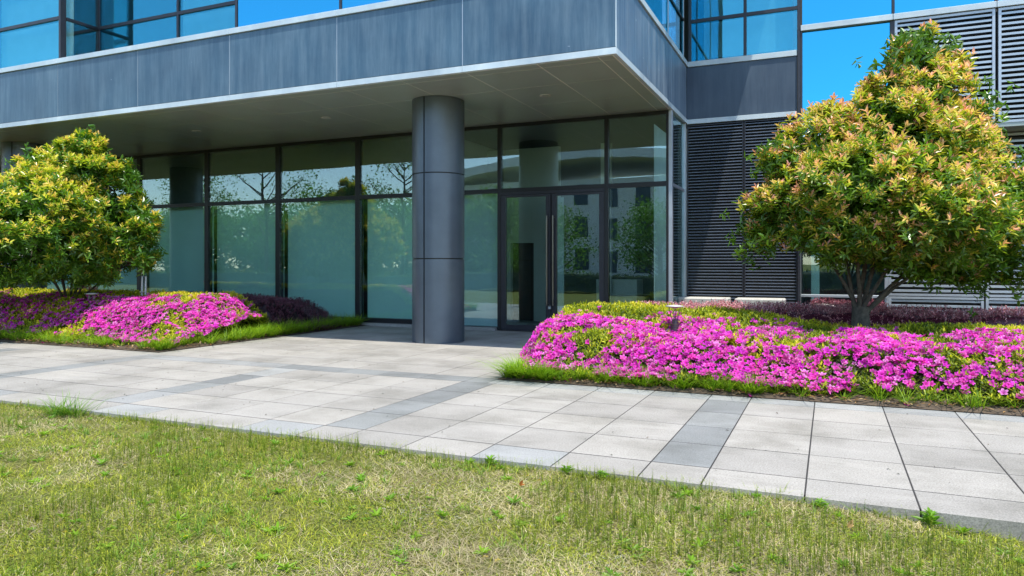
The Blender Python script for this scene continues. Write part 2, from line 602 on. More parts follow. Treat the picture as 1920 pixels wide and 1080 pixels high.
# columns with clad panels
def column(cx, cy, r=0.478):
    core = link('column', None, None)
    V, Fc = lathe([(r - 0.02, 0), (r - 0.02, ZS)], 48)
    core = link('column', mesh_np('column', V, Fc, smooth=True), None, M['black'])
    core.location = (cx, cy, 0); P(core)
    seam = math.atan2(-cy, -cx) - 0.56
    for k in range(3):
        z0 = [0.0, 1.522, 3.052][k]; z1 = [1.502, 3.032, ZS - 0.004][k]
        for h in range(2):
            a0 = seam + math.pi * h + 0.025; a1 = seam + math.pi * (h + 1) - 0.025
            n = 40; V = []; F = []
            for i in range(n + 1):
                a = a0 + (a1 - a0) * i / n
                for rr, zz in ((r - 0.012, z0), (r - 0.0002, z0), (r, z0 + 0.0005), (r, z1 - 0.0005), (r - 0.0002, z1), (r - 0.012, z1)):
                    V.append((rr * math.cos(a), rr * math.sin(a), zz))
            for i in range(n):
                for q in (2,):
                    F.append((i * 6 + q, (i + 1) * 6 + q, (i + 1) * 6 + q + 1, i * 6 + q + 1))
            me = mesh_np('cladding_panel', V, [F], smooth=True)
            link('cladding_panel', me, core, M['column'])
    return core


for o in [x for x in bpy.data.objects if x.name.startswith('column') and x.data is None]:
    bpy.data.objects.remove(o)
column(-6.58, 11.59)
column(-18.4, 11.59)
for o in [x for x in bpy.data.objects if x.name.startswith('column') and x.data is None and x.type == 'EMPTY']:
    bpy.data.objects.remove(o)

# ground floor glass wall
MUL = [-31.0, -28.6, -26.25, -24.5, -22.15, -19.78, -17.40, -14.90, -12.53, -10.14, -7.77, -6.48, -4.11, -2.87]
ZT = 2.985
for i, x in enumerate(MUL):
    w = 0.065 if x < -7 else 0.04
    cb('mullion', x - w, x + w, YG - 0.045, YG + 0.11, 0.07 if x < -7 else 0.0, ZS - 0.001, M['black'], 0.004)
bbox_('head_frame', MUL[0], XC - 0.08, YG - 0.05, YG + 0.10, ZS - 0.075, ZS - 0.003, M['black'])
for i in range(len(MUL) - 1):
    a = MUL[i] + (0.065 if MUL[i] < -7 else 0.04); b = MUL[i + 1] - (0.065 if MUL[i + 1] < -7 else 0.04)
    bbox_('transom', a, b, YG - 0.04, YG + 0.10, ZT - 0.045, ZT + 0.045, M['black'])
    bbox_('glass_pane', a, b, YG - 0.006, YG + 0.006, ZT + 0.045, ZS - 0.075, M['glass'])
    if MUL[i] == -6.48:
        continue
    zb = 0.165 if MUL[i] < -7.8 else 0.07
    bbox_('bottom_rail', a, b, YG - 0.042, YG + 0.10, 0.062 if zb > 0.1 else 0.02, zb, M['black'])
    bbox_('glass_pane', a, b, YG - 0.006, YG + 0.006, zb, ZT - 0.045, M['glass'])
    # pale boards standing behind the lower panes
    if MUL[i] < -7.8:
        bbox_('backing_board', a + 0.03, b + 0.03, YG + 0.235, YG + 0.255, 0.09, ZT + 0.02, M['board'])
    elif MUL[i] == -7.77:
        bbox_('backing_board', a + 0.12, b + 0.02, YG + 0.22, YG + 0.24, 0.06, ZT + 0.0, M['board_blue'])
bbox_('plinth', -31, -6.53, YG - 0.17, YG + 0.2, -0.05, 0.06, M['granite_mid'])
# panels above transom stay dark; dark partition behind boards
bbox_('interior_wall', -31, -8.0, 15.2, 15.3, 0.0, 4.5, M['darkroom'])

# entrance doors
dx0, dx1 = -6.44, -4.15
xm = (dx0 + dx1) / 2
cb('door_frame', dx0, dx1, YG - 0.05, YG + 0.09, ZT - 0.10, ZT - 0.046, M['charcoal'])
for a, b, hs in ((dx0 + 0.005, xm - 0.012, 1), (xm + 0.012, dx1 - 0.005, -1)):
    st = 0.105; z0 = 0.012; z1 = ZT - 0.105
    parts = [(box_v(a, a + st, YG - 0.035, YG + 0.035, z0, z1), [BOXF]),
             (box_v(b - st, b, YG - 0.035, YG + 0.035, z0, z1), [BOXF]),
             (box_v(a + st, b - st, YG - 0.034, YG + 0.034, z0, z0 + 0.12), [BOXF]),
             (box_v(a + st, b - st, YG - 0.034, YG + 0.034, z1 - 0.045, z1), [BOXF])]
    V, Fc = join_v(parts)
    c = np.array([a, YG, 0.0])
    d = link('door', mesh_np('door', V - c, Fc), None, M['charcoal']); d.location = c; P(d)
    sub(d, 'pane', a + st, b - st, YG - 0.006, YG + 0.006, z0 + 0.12, z1 - 0.045, M['glass'])
    hx = (b - 0.055) if hs > 0 else (a + 0.055)
    parts = [tube([(hx, YG - 0.11, 0.56), (hx, YG - 0.11, 2.42)], [0.017, 0.017], 12)]
    for zz in (0.60, 2.38):
        parts.append(tube([(hx, YG - 0.03, zz), (hx, YG - 0.115, zz)], [0.012, 0.012], 8))
    V, Fc = join_v(parts)
    h = link('handle', mesh_np('handle', V - c, Fc, smooth=True), d, M['steel'])
# lobby behind the doors
bbox_('lobby_floor', -9, XC - 0.1, YG + 0.06, 19.5, -0.04, 0.004, M['granite_mid'])
bbox_('lobby_ceiling', -9, XC - 0.1, YG + 0.30, 19.5, ZS + 0.0, ZS + 0.1, M['darkroom'])
for nm, a, b, z0, z1 in (('partition_wall', -8.0, -7.35, 0, 4.3), ('partition_wall', -7.35, -6.72, 1.95, 4.3), ('partition_wall', -6.72, -6.05, 0, 4.3), ('partition_wall', -5.0, -4.75, 0, 4.3)):
    bbox_(nm, a, b, 16.6, 16.72, z0, z1, M['plaster'])
bbox_('inner_door', -7.36, -6.71, 16.78, 16.84, 0.005, 1.96, M['wood'])
bbox_('loose_wall_sheet', -5.98, -5.58, 15.6, 15.64, 0.005, 2.95, M['board_blue'])
bbox_('lobby_side_wall', -8.12, -8.0, YG + 0.3, 19.4, 0, 4.4, M['plaster'])
bbox_('lobby_side_wall', XC - 0.22, XC - 0.1, YL + 0.21, 19.4, 0, 4.4, M['plaster'])
bbox_('back_wall', -9, XC - 0.1, 19.4, 19.5, 0, 4.4, M['darkroom'])
bbox_('reception_desk', -5.2, -4.2, 16.9, 17.5, 0.004, 1.05, M['plaster'])
# return glass beside the louvre bay
cb('corner_post', -2.86, -2.79, YG - 0.05, YG + 0.05, 0.0, ZS - 0.001, M['alu'])
bbox_('return_glass', -2.848, -2.836, YG + 0.05, YL - 0.06, 0.05, ZT - 0.03, M['glass'])
bbox_('return_glass', -2.848, -2.836, YG + 0.05, YL - 0.06, ZT + 0.03, ZS - 0.001, M['glass'])
cb('return_transom', -2.865, -2.82, YG + 0.05, YL - 0.06, ZT - 0.03, ZT + 0.03, M['alu'])
cb('return_post', -2.87, -2.80, YL - 0.06, YL + 0.0, 0.0, ZS - 0.001, M['alu'])
bbox_('blind', -3.2, -3.19, YG + 0.2, YL - 0.1, 0.02, 4.2, M['curtain'])

# dark louvre bay
def louver_panel(x0, x1, y, z0, z1, pitch, fm, bm_, fw, depth=0.09, ang=0.62, th=0.006, lip=0.010):
    """frame with one object for every blade"""
    parts = [(box_v(x0, x0 + fw, y - 0.012, y + depth, z0, z1), [BOXF]),
             (box_v(x1 - fw, x1, y - 0.012, y + depth, z0, z1), [BOXF]),
             (box_v(x0 + fw, x1 - fw, y - 0.010, y + depth, z0, z0 + fw), [BOXF]),
             (box_v(x0 + fw, x1 - fw, y - 0.010, y + depth, z1 - fw, z1), [BOXF])]
    V, Fc = join_v(parts)
    c = np.array([(x0 + x1) / 2, y, z0])
    fr = link('louver_panel', mesh_np('louver_panel', V - c, Fc), None, fm); fr.location = c; P(fr)
    L = x1 - x0 - 2 * fw
    # blade section: front lip, sloping face
    dz = depth * 0.72 * math.tan(ang); d = depth * 0.85
    sec = np.array([[0, -0.006], [0, lip], [0.008, lip + 0.004], [d, max(dz, lip + .01)], [d, max(dz, lip + .01) - th], [0.010, 0.0]])
    V = []
    for sx_ in (-L / 2, L / 2):
        for a, b in sec:
            V.append((sx_, a, b))
    n = len(sec)
    F4 = [[i, (i + 1) % n, n + (i + 1) % n, n + i] for i in range(n)]
    me = mesh_np('blade', V, [F4])
    me.materials.append(bm_)
    z = z0 + fw + pitch * 0.4
    while z < z1 - fw - dz * 0.6:
        o = link('blade', me, fr)
        o.location = (0, 0.004, z - z0)
        z += pitch
    return fr


bbox_('louver_backing', XC, -0.55, YL + 0.14, YL + 0.2, 0, 4.4, M['black'])
louver_panel(-2.78, -1.63, YL, 0.28, 4.36, 0.0632, M['charcoal'], M['louver_dark'], 0.018, 0.09, 0.30, 0.005, 0.009)
louver_panel(-1.61, -0.60, YL, 0.28, 4.36, 0.0632, M['charcoal'], M['louver_dark'], 0.018, 0.09, 0.30, 0.005, 0.009)
cb('bay_post', -0.59, -0.54, YL - 0.06, YL + 0.1, 0.0, 6.06, M['charcoal'])
cb('fascia_panel', XC + 0.004, -0.60, YL - 0.005, YL + 0.05, 4.49, 5.588, M['fascia_dark'], 0.003)
cb('lower_trim', XC + 0.014, -0.60, YL - 0.03, YL + 0.06, 4.385, 4.482, M['trim'], 0.003)
cb('sill_cap', XC + 0.032, -0.60, YL - 0.035, YL + 0.1, 5.594, 5.705, M['trim'], 0.003)

# upper floor glazing
def loosen(o):
    o.rotation_euler = (random.gauss(0, .0022), 0, random.gauss(0, .0028))
    return o


def glazed(x0, x1, y, z0, z1, m, nm='window_pane'):
    return loosen(bbox_(nm, x0, x1, y - 0.006, y + 0.006, z0, z1, m))


Z2 = 6.605; Z3 = 9.0
YW = YF + 0.09
def front_windows(posts, y, zt=Z2, m='glass_blue', lows=True):
    for k, x in enumerate(posts):
        cb('upper_mullion', x - 0.03, x + 0.03, y - 0.03, y + 0.1, 5.713, Z3, M['charcoal'])
    for a, b in zip(posts[:-1], posts[1:]):
        bbox_('upper_transom', a + 0.03, b - 0.03, y - 0.03, y + 0.1, zt - 0.035, zt + 0.035, M['charcoal'])
        glazed(a + 0.03, b - 0.03, y, 5.713, zt - 0.035, M[m])
        glazed(a + 0.03, b - 0.03, y, zt + 0.035, Z3, M[m])


front_windows([-31, -28.6, -26.2, -24.0, -21.6, -19.2, -17.0, -14.83], YW)
YR = 10.93
front_windows([-14.77, -12.38, -10.0], YR, 6.62, 'glass_blue')
# cheeks of the recess
for x in (-14.80, -9.97):
    glazed_ = bbox_('cheek_pane', x - 0.006, x + 0.006, YW + 0.10, YR - 0.03, 5.713, Z3, M['glass'])
cb('upper_transom', -14.83, -14.77, YW + 0.1, YR - 0.03, 6.575, 6.64, M['charcoal'])
# opaque mirror glass to the right of the recess
for a, b in ((-9.93, -7.66), (-7.60, -5.28), (-5.22, -2.87)):
    cb('upper_mullion', a - 0.05, a - 0.001, YW - 0.03, YW + 0.1, 5.713, Z3, M['charcoal'])
    glazed(a, b + 0.008, YW, 5.713, Z3, M['glass_sky'])
cb('upper_mullion', -2.86, -2.80, YW - 0.03, YW + 0.06, 5.713, Z3, M['charcoal'])
# side glazing above the side fascia
sxp = XC - 0.07
for a, b in ((YW + 0.07, 11.9), (11.95, 13.9), (13.95, YL - 0.05)):
    bbox_('side_pane', sxp - 0.006, sxp + 0.006, a, b, 5.713, Z2 - 0.03, M['glass_blue'])
    bbox_('side_pane', sxp - 0.006, sxp + 0.006, a, b, Z2 + 0.03, Z3, M['glass_blue'])
    cb('side_transom', sxp - 0.03, sxp + 0.025, a, b, Z2 - 0.03, Z2 + 0.03, M['charcoal'])
    cb('side_mullion', sxp - 0.03, sxp + 0.02, b, b + 0.05, 5.713, Z3, M['alu'])
# bay glazing above the louvres
front_windows([-2.72, -1.60, -0.57], YL + 0.02, 6.56)
# rooms behind upper glass
bbox_('upper_back_wall', XW, XC - 0.7, 13.2, 13.3, 5.6, Z3, M['darkroom'])
bbox_('upper_back_wall', XC - 0.6, 8, YL + 2.4, YL + 2.5, 4.5, Z3, M['darkroom'])
bbox_('upper_ceiling', XW, XC - 0.1, YF + 0.3, 13.2, Z3 - 0.2, Z3 - 0.1, M['darkroom'])
for a, b, yy in ((-24, -14.95, YW + 0.35), (-12.9, -10.1, YR + 0.5)):
    bbox_('upper_blind', a, b, yy, yy + 0.02, 5.63, Z3 - 0.3, M['curtain'])
bbox_('upper_blind', -2.5, -0.7, YL + 0.45, YL + 0.47, 5.86, Z3 - 0.3, M['curtain'])
bbox_('upper_blind', XC - 0.42, XC - 0.40, 11.0, 15.0, 5.63, Z3 - 0.3, M['curtain'])
# parapet and roof
bbox_('parapet', XW, XC + 0.02, YF, YF + 0.3, Z3, 11.6, M['fascia'])
bbox_('parapet', XC - 0.25, XC + 0.021, YF + 0.301, 22, Z3, 11.6, M['fascia'])
bbox_('roof_slab', XW, XC - 0.26, YF + 0.31, 22, 11.2, 11.5, M['darkroom'])
# unseen block added overhead to cast shade on the recessed louvre bay
bbox_('bay_shade_block', XC + 0.03, -0.62, 12.4, YL + 2.4, Z3, 11.6, M['fascia_dark'])

# right wing
YR2 = YL - 0.03
trimx = [-0.535, 1.10, 2.765, 4.45, 6.1, 8.0]
for a, b in zip(trimx[:-1], trimx[1:]):
    cb('wing_trim', a + 0.004, b - 0.004, YR2 - 0.05, YR2 + 0.1, 6.062, 6.172, M['trim'], 0.004)
    glazed(a + 0.03, b - 0.02, YR2 + 0.04, 6.18, Z3, M['glass_sky'], 'wing_pane')
    cb('wing_mullion', b - 0.02, b + 0.03, YR2 - 0.02, YR2 + 0.1, 6.173, Z3, M['charcoal'])
bbox_('wing_parapet', -0.53, 8, YR2, YR2 + 0.3, Z3, 10.2, M['fascia_dark'])
glazed(-0.50, 1.05, YR2 + 0.04, 3.99, 6.06, M['glass_sky'], 'wing_pane')
cb('wing_mullion', 1.05, 1.13, YR2 - 0.0, YR2 + 0.1, 3.98, 6.06, M['charcoal'])
cb('wing_mullion', -0.54, -0.50, YR2 - 0.02, YR2 + 0.1, 3.98, 6.06, M['charcoal'])
for a, b in zip(trimx[1:-1], trimx[2:]):
    louver_panel(a + 0.03, b - 0.02, YR2, 3.97, 6.05, 0.094, M['alu'], M['louver'], 0.045, 0.12, 0.5, 0.006, 0.034)
bbox_('wing_backing', 1.14, 8, YR2 + 0.2, YR2 + 0.25, 3.97, 6.05, M['black'])
YB = 16.2
bbox_('wing_soffit', -0.53, 8, YR2 + 0.0, YB + 0.2, 3.90, 3.965, M['soffit'])
bx = [1.06, 2.70, 4.45, 6.2, 8.0]
for a, b in zip(bx[:-1], bx[1:]):
    louver_panel(a + 0.015, b - 0.015, YB, 0.79, 3.88, 0.098, M['alu'], M['louver'], 0.045, 0.12, 0.5, 0.006, 0.034)
    louver_panel(a + 0.015, b - 0.015, YB, 0.30, 0.775, 0.098, M['alu'], M['louver'], 0.045, 0.12, 0.5, 0.006, 0.034)
bbox_('wing_backing', 1.08, 8, YB + 0.2, YB + 0.25, 0.0, 3.9, M['black'])
glazed(-0.52, 1.0, YB, 0.80, 3.89, M['glass'], 'wing_window')
cb('window_sill', -0.55, 1.05, YB - 0.06, YB + 0.05, 0.735, 0.79, M['alu'])
cb('wing_mullion', 1.0, 1.07, YB - 0.02, YB + 0.08, 0.2, 3.89, M['alu'])
bbox_('wing_base', -0.53, 8, YB - 0.0, YB + 0.2, -0.05, 0.29, M['black'])
bbox_('wing_blind', -0.36, -0.20, YB + 0.3, YB + 0.32, 0.5, 3.8, M['board'])
bbox_('wing_inner_wall', -0.6, 1.1, YB + 2.2, YB + 2.3, 0, 3.9, M['darkroom'])

bbox_('wing_side_wall', -0.60, -0.545, YL + 0.21, YB + 2.3, 0, 4.0, M['darkroom'])
bbox_('wing_side_wall', 1.09, 1.13, YB + 0.26, YB + 2.3, 0, 3.9, M['darkroom'])
bbox_('wing_room_ceiling', -0.54, 1.09, YB + 0.21, YB + 2.3, 3.92, 3.98, M['darkroom'])
bbox_('wing_room_floor', -0.54, 1.09, YB + 0.21, YB + 2.3, 0.0, 0.1, M['darkroom'])
# pale concrete blocks by the louvre bay
for a, b, lab in ((-2.84, -1.86, 'pale concrete block under the dark louvers, nearer the glass corner'),
                  (-1.73, -0.80, 'pale concrete block under the dark louvers, nearer the photinia tree')):
    o = cbox('concrete_block', a, b, 14.85, 15.42, 0.02, 0.735, M['concrete'], None, 0.02)
    tag(o, lab, 'block', 'concrete blocks by the louvers')
    for k in range(3):
        V, Fc = lathe([(0.001, 0), (0.012, 0), (0.012, 0.006)], 10)
        bl = link('bolt', mesh_np('bolt', V, Fc), o, M['black'])
        bl.rotation_euler = (math.pi / 2, 0, 0)
        bl.location = ((k - 1) * 0.4, -0.286, 0.66)
# padlock on the doors
V1, F1 = (box_v(-0.028, 0.028, -0.012, 0.012, 0, 0.05), [BOXF])
pts = [(0.018 * math.cos(a), 0, 0.05 + 0.035 * math.sin(a)) for a in np.linspace(0, math.pi, 9)]
lk = link('padlock', mesh_np('padlock', V1, F1), None, M['alu'])
lk.location = (xm + 0.0, YG - 0.12, 0.49)
tag(lk, 'small padlock hanging below the tall door handles', 'padlock')
V2, F2 = tube(pts, [0.006] * 9, 8)
link('shackle', mesh_np('shackle', V2, F2, smooth=True), lk, M['steel'])
V2, F2 = tube([(-0.10, 0.01, 0.125), (-0.05, 0.004, 0.09), (0, 0, 0.083), (0.05, 0.004, 0.09), (0.10, 0.01, 0.125)], [0.006] * 5, 6)
link('chain', mesh_np('chain', V2, F2, smooth=True), lk, M['black'])


# ------------------------------------------------------------------ foliage builders
def leaf_mesh(Pb, D, U, L, W, fold=0.25, curl=0.15, seg6=True):
    """leaves at base Pb along D with upper side U; returns V, faces, leaf index per vertex"""
    n = len(Pb)
    D = unit(D); side = unit(np.cross(D, U)); up = np.cross(side, D)
    L = L[:, None]; W = W[:, None]
    if seg6:
        t = [(0, 0), (0.32, 0.46), (0.70, 0.40), (1, 0), (0.70, -0.40), (0.32, -0.46)]
        V = np.zeros((n, 6, 3))
        for k, (a, s) in enumerate(t):
            V[:, k] = Pb + D * L * a + side * W * s + up * (abs(s) * W * fold * 2 - curl * L * a * a)
        b = np.arange(n)[:, None] * 6
        F = np.concatenate([b + np.array([[0, 1, 2, 3]]), b + np.array([[0, 3, 4, 5]])])
        return V.reshape(-1, 3), [F], np.repeat(np.arange(n), 6)
    t = [(0, 0), (0.5, 0.5), (1, 0), (0.5, -0.5)]
    V = np.zeros((n, 4, 3))
    for k, (a, s) in enumerate(t):
        V[:, k] = Pb + D * L * a + side * W * s + up * (abs(s) * W * fold - curl * L * a * a)
    b = np.arange(n)[:, None] * 4
    F = np.concatenate([b + np.array([[0, 1, 2]]), b + np.array([[0, 2, 3]])])
    return V.reshape(-1, 3), [F], np.repeat(np.arange(n), 4)


def rnd_unit(n):
    return unit(rng.normal(size=(n, 3)))


def sprigs(Pc, Ax, nleaf, L0, L1, wr, spread=(0.5, 1.25), stem=0.10):
    """whorls of leaves around shoot tips; returns base, dir, up, L, W, sprig id, order 0 (tip) .. 1"""
    n = len(Pc)
    k = np.tile(np.arange(nleaf), n); s = np.repeat(np.arange(n), nleaf)
    o = k / max(1, nleaf - 1)
    ax = Ax[s]
    h = unit(np.cross(ax, rnd_unit(n)[s])); w = np.cross(ax, h)
    ang = k * 2.4 + rng.uniform(-.4, .4, len(k))
    rad = h * np.cos(ang)[:, None] + w * np.sin(ang)[:, None]
    sp = spread[0] + (spread[1] - spread[0]) * o + rng.normal(0, 0.15, len(k))
    d = ax * np.cos(sp)[:, None] + rad * np.sin(sp)[:, None]
    base = Pc[s] - ax * (o * stem)[:, None]
    L = rng.uniform(L0, L1, len(k)) * (0.75 + 0.35 * o)
    return base, d, unit(ax * 1.0 - d * 0.3 + np.array([0, 0, 0.35])), L, L * wr, s, o


def crown_clumps(lobes, dens):
    """points and outward normals on the union surface of ellipsoid lobes"""
    C = np.array([l[0] for l in lobes]); R = np.array([l[1] for l in lobes])
    Ps = []; Ns = []; Rs = []
    for i in range(len(lobes)):
        area = 4 * math.pi * (R[i].prod()) ** (2 / 3)
        m = int(area * dens) + 3
        u = rnd_unit(m)
        p = C[i] + u * R[i] * rng.uniform(0.82, 1.0, (m, 1))
        q = (p[:, None] - C[None]) / R[None]
        dist = np.linalg.norm(q, axis=2); dist[:, i] = 9
        keep = dist.min(1) > 0.84
        Ps.append(p[keep]); Ns.append(unit(u[keep] / R[i])); Rs.append(np.full(keep.sum(), R[i].mean()))
    return np.concatenate(Ps), np.concatenate(Ns), np.concatenate(Rs)


def curve_pts(a, b, bend, n=7):
    t = np.linspace(0, 1, n)[:, None]
    m = (a + b) / 2 + bend
    return (1 - t) ** 2 * a + 2 * t * (1 - t) * m + t ** 2 * b


def photinia(name, label, base, lobes, dens, per_clump, palette, newp, leafL, trunk_r, fork_z, nobj, clump_r=0.26, stems=()):
    root = empty(name, label, 'tree', tuple(base))
    base = np.array(base, float)
    Cp, Cn, Cr = crown_clumps(lobes, dens)
    zmin = Cp[:, 2].min(); zmax = Cp[:, 2].max()
    # trunk and branches
    parts = []
    fork = base + np.array([0, 0, fork_z])
    prof = [base + np.array([0, 0, -0.05]), base + np.array([0.01, 0, 0.08]), base + np.array([0.0, 0.01, fork_z * .6]), fork + np.array([0, 0, 0.10])]
    parts.append(tube(prof, [trunk_r * 1.35, trunk_r * 1.08, trunk_r, trunk_r * 0.8], 14))
    ends = []
    for (c, r) in [lobes[q] for q in (0, 3, 4, 5, 7, 8, 9, 10, 11)]:
        c = np.array(c); a = fork + np.array([rng.uniform(-.5, .5) * trunk_r, rng.uniform(-.5, .5) * trunk_r, -0.12])
        bend = np.array([(c[0] - fork[0]) * -0.12, (c[1] - fork[1]) * -0.12, 0.12]) + rng.normal(0, .05, 3)
        pts = curve_pts(a, c, bend, 9) + rng.normal(0, 0.012, (9, 3)) * np.linspace(0, 1, 9)[:, None]
        parts.append(tube(pts, np.linspace(trunk_r * 0.25, 0.010, 9), 8))
        ends.append(pts)
    allp = np.concatenate([e[4:] for e in ends])
    for i in range(0, len(Cp), 2):
        j = np.argmin(((allp - Cp[i]) ** 2).sum(1) + 0.6 * np.maximum(0, allp[:, 2] - Cp[i, 2]))
        pts = curve_pts(allp[j], Cp[i], np.array([0, 0, 0.05]) + rng.normal(0, .05, 3), 5)
        parts.append(tube(pts, np.linspace(0.012, 0.004, 5), 5))
    V, Fc = join_v(parts)
    t = link('trunk', mesh_np('trunk', V - base, Fc, smooth=True), root, M['bark'])
    # sprigs
    n = len(Cp)
    s = np.repeat(np.arange(n), per_clump)
    u = rnd_unit(len(s)); u = unit(u + Cn[s] * 0.75 + np.array([0, 0, 0.35]))
    cr = clump_r * rng.uniform(0.55, 1.35, n) * np.clip(Cr / 0.62, 0.4, 1)
    Pc = Cp[s] + u * (cr[s] * np.where(rng.random(len(s)) < .10, rng.uniform(1.0, 1.32, len(s)), rng.uniform(0.35, 1.0, len(s))))[:, None] * np.array([1, 1, 0.8])
    Ax = unit(u * 0.7 + np.array([0, 0, 0.75]) + rng.normal(0, .3, (len(s), 3)))
    B, D, U, L, W, si, o = sprigs(Pc, Ax, 9, leafL * 0.6, leafL * 1.3, 0.34)
    hgt = (Pc[:, 2] - zmin) / (zmax - zmin)
    young = (rng.random(len(s)) < np.clip(newp[0] + (newp[1] - newp[0]) * hgt + 0.25 * (u[:, 2] - .3), 0, 1)) * rng.uniform(0.5, 1, len(s))
    yl = np.clip(young[si] * (1.25 - 1.0 * o) + rng.normal(0, 0.10, len(si)), 0, 1)
    pal = np.array(palette)
    x = yl * (len(pal) - 1); i0 = np.clip(np.floor(x).astype(int), 0, len(pal) - 2); fr = (x - i0)[:, None]
    col = pal[i0] * (1 - fr) + pal[i0 + 1] * fr
    col *= rng.uniform(0.78, 1.25, (len(col), 1))
    # inner older leaves
    m = len(s) // 2
    i = rng.integers(0, n, m)
    Pi = Cp[i] - Cn[i] * rng.uniform(0.05, 0.55, (m, 1)) + rng.normal(0, .12, (m, 3))
    Ai = unit(Cn[i] + rng.normal(0, .6, (m, 3)) + np.array([0, 0, .3]))
    B2, D2, U2, L2, W2, s2, o2 = sprigs(Pi, Ai, 7, leafL * 0.9, leafL * 1.3, 0.38)
    c2 = pal[0] * rng.uniform(0.7, 1.3, (len(B2), 1))
    B = np.concatenate([B, B2]); D = np.concatenate([D, D2]); U = np.concatenate([U, U2]); L = np.concatenate([L, L2]); W = np.concatenate([W, W2]); col = np.concatenate([col, c2])
    # the leaves that show largest become objects of their own
    dist = np.linalg.norm(B - np.array([0, 0, CAM_H]), axis=1) - 4 * (L - L.mean()) / L.mean() * 0.1
    order = np.argsort(dist); near = order[:nobj * 8][rng.permutation(min(nobj * 8, len(order)))[:nobj]]
    keep = np.ones(len(B), bool); keep[near] = False
    V, Fc, li = leaf_mesh(B[keep], D[keep], U[keep], L[keep], W[keep])
    crown = link('crown', mesh_np('crown', V - base, Fc, col[keep][li]), root, M['leaf'])
    crown['kind'] = 'stuff'
    if nobj:
        variants = []
        for q in np.argsort(col[near][:, 0])[np.linspace(0, nobj - 1, 8).astype(int)]:
            Vv, Fv, lv = leaf_mesh(np.zeros((1, 3)), np.array([[0, 1.0, 0]]), np.array([[0, 0, 1.0]]), np.array([1.0]), np.array([0.36]))
            me = mesh_np('leaf', Vv, Fv, np.repeat(col[near][q][None], 6, 0)); me.materials.append(M['leaf'])
            variants.append((col[near][q], me))
        vc = np.array([v[0] for v in variants])
        from mathutils import Matrix
        for q in near:
            me = variants[int(np.argmin(((vc - col[q]) ** 2).sum(1)))][1]
            ob = link('leaf', me, root)
            d = unit(D[q]); sd = unit(np.cross(d, U[q])); up = np.cross(sd, d); l = L[q]
            mt = Matrix(((sd[0] * l, d[0] * l, up[0] * l, B[q][0] - base[0]), (sd[1] * l, d[1] * l, up[1] * l, B[q][1] - base[1]),
                         (sd[2] * l, d[2] * l, up[2] * l, B[q][2] - base[2]), (0, 0, 0, 1)))
            ob.matrix_basis = mt
    return root


def lobe(px, py, rx, ry, depth, doff=0.0, rd=None):
    k = depth / FPX
    c = spot(px, py, depth) + FWD * doff
    rx *= k * 0.9; ry *= k * 0.9
    rd = rd * k if rd else (rx + ry) / 2
    return (c, np.array([(rx + rd) / 2, (rx + rd) / 2, ry]))


# ------------------------------------------------------------------ the two photinia trees
DR = 10.3
lobR = [lobe(1717, 98, 30, 52, DR), lobe(1732, 178, 76, 60, DR), lobe(1650, 240, 85, 62, DR, -.2), lobe(1550, 285, 80, 82, DR, .1),
        lobe(1580, 370, 135, 92, DR, -.5), lobe(1715, 310, 120, 105, DR, -.1), lobe(1800, 275, 68, 75, DR, .3), lobe(1885, 385, 80, 65, DR, -.2),
        lobe(1690, 415, 130, 75, DR, -.75), lobe(1482, 385, 66, 72, DR, .1), lobe(1850, 455, 80, 50, DR, .5), lobe(1640, 330, 140, 100, DR, .9), lobe(1760, 420, 115, 66, DR, .8),
        lobe(1555, 440, 90, 46, DR, -.35), lobe(1700, 470, 95, 36, DR, -.3), lobe(1640, 168, 26, 18, DR, -.1), lobe(1462, 292, 22, 20, DR, .1), lobe(1868, 300, 34, 26, DR, .2),
        lobe(1428, 445, 26, 20, DR, .2), lobe(1842, 212, 24, 20, DR, .1), lobe(1835, 510, 42, 18, DR, .3), lobe(1905, 500, 42, 20, DR, 0), lobe(1785, 110, 22, 18, DR, .1)]
palR = [(0.115, 0.24, 0.02), (0.29, 0.41, 0.03), (0.60, 0.60, 0.055), (0.80, 0.56, 0.18), (0.86, 0.43, 0.33)]
photinia('photinia_tree', 'bushy photinia tree with coppery new leaves in the right flower bed', (0.40, 11.42, 0.05), lobR, 12.5, 14, palR, (0.3, 1.15), 0.104, 0.135, 0.66, 300, 0.31)
DL = 14.3
lobL = [lobe(152, 278, 34, 40, DL), lobe(150, 322, 66, 45, DL), lobe(60, 362, 80, 45, DL, .2), lobe(208, 385, 50, 50, DL, .2), lobe(120, 400, 120, 70, DL, -.6), lobe(10, 405, 100, 65, DL, -.2),
        lobe(215, 445, 52, 50, DL, .1), lobe(268, 420, 30, 24, DL, 0), lobe(60, 308, 34, 22, DL, .1), lobe(225, 325, 30, 22, DL, .1), lobe(262, 480, 26, 22, DL, .1), lobe(110, 455, 130, 60, DL, -.8), lobe(20, 470, 110, 55, DL, -.5), lobe(-80, 410, 90, 75, DL), lobe(-60, 470, 110, 55, DL), lobe(160, 492, 100, 30, DL, .2), lobe(60, 490, 110, 36, DL, -.5)]
palL = [(0.085, 0.21, 0.016), (0.25, 0.39, 0.025), (0.54, 0.60, 0.04), (0.74, 0.66, 0.08), (0.80, 0.56, 0.15)]
bL = spot(128, 560, 15.0); 
photinia('photinia_tree', 'yellow green bushy photinia tree in the left flower bed', (bL[0], bL[1], 0.05), lobL, 9.5, 13, palL, (0.25, 0.95), 0.112, 0.10, 0.50, 120, 0.28)


# ------------------------------------------------------------------ shrubs
def smooth(x):
    x = np.clip(x, 0, 1)
    return x * x * (3 - 2 * x)


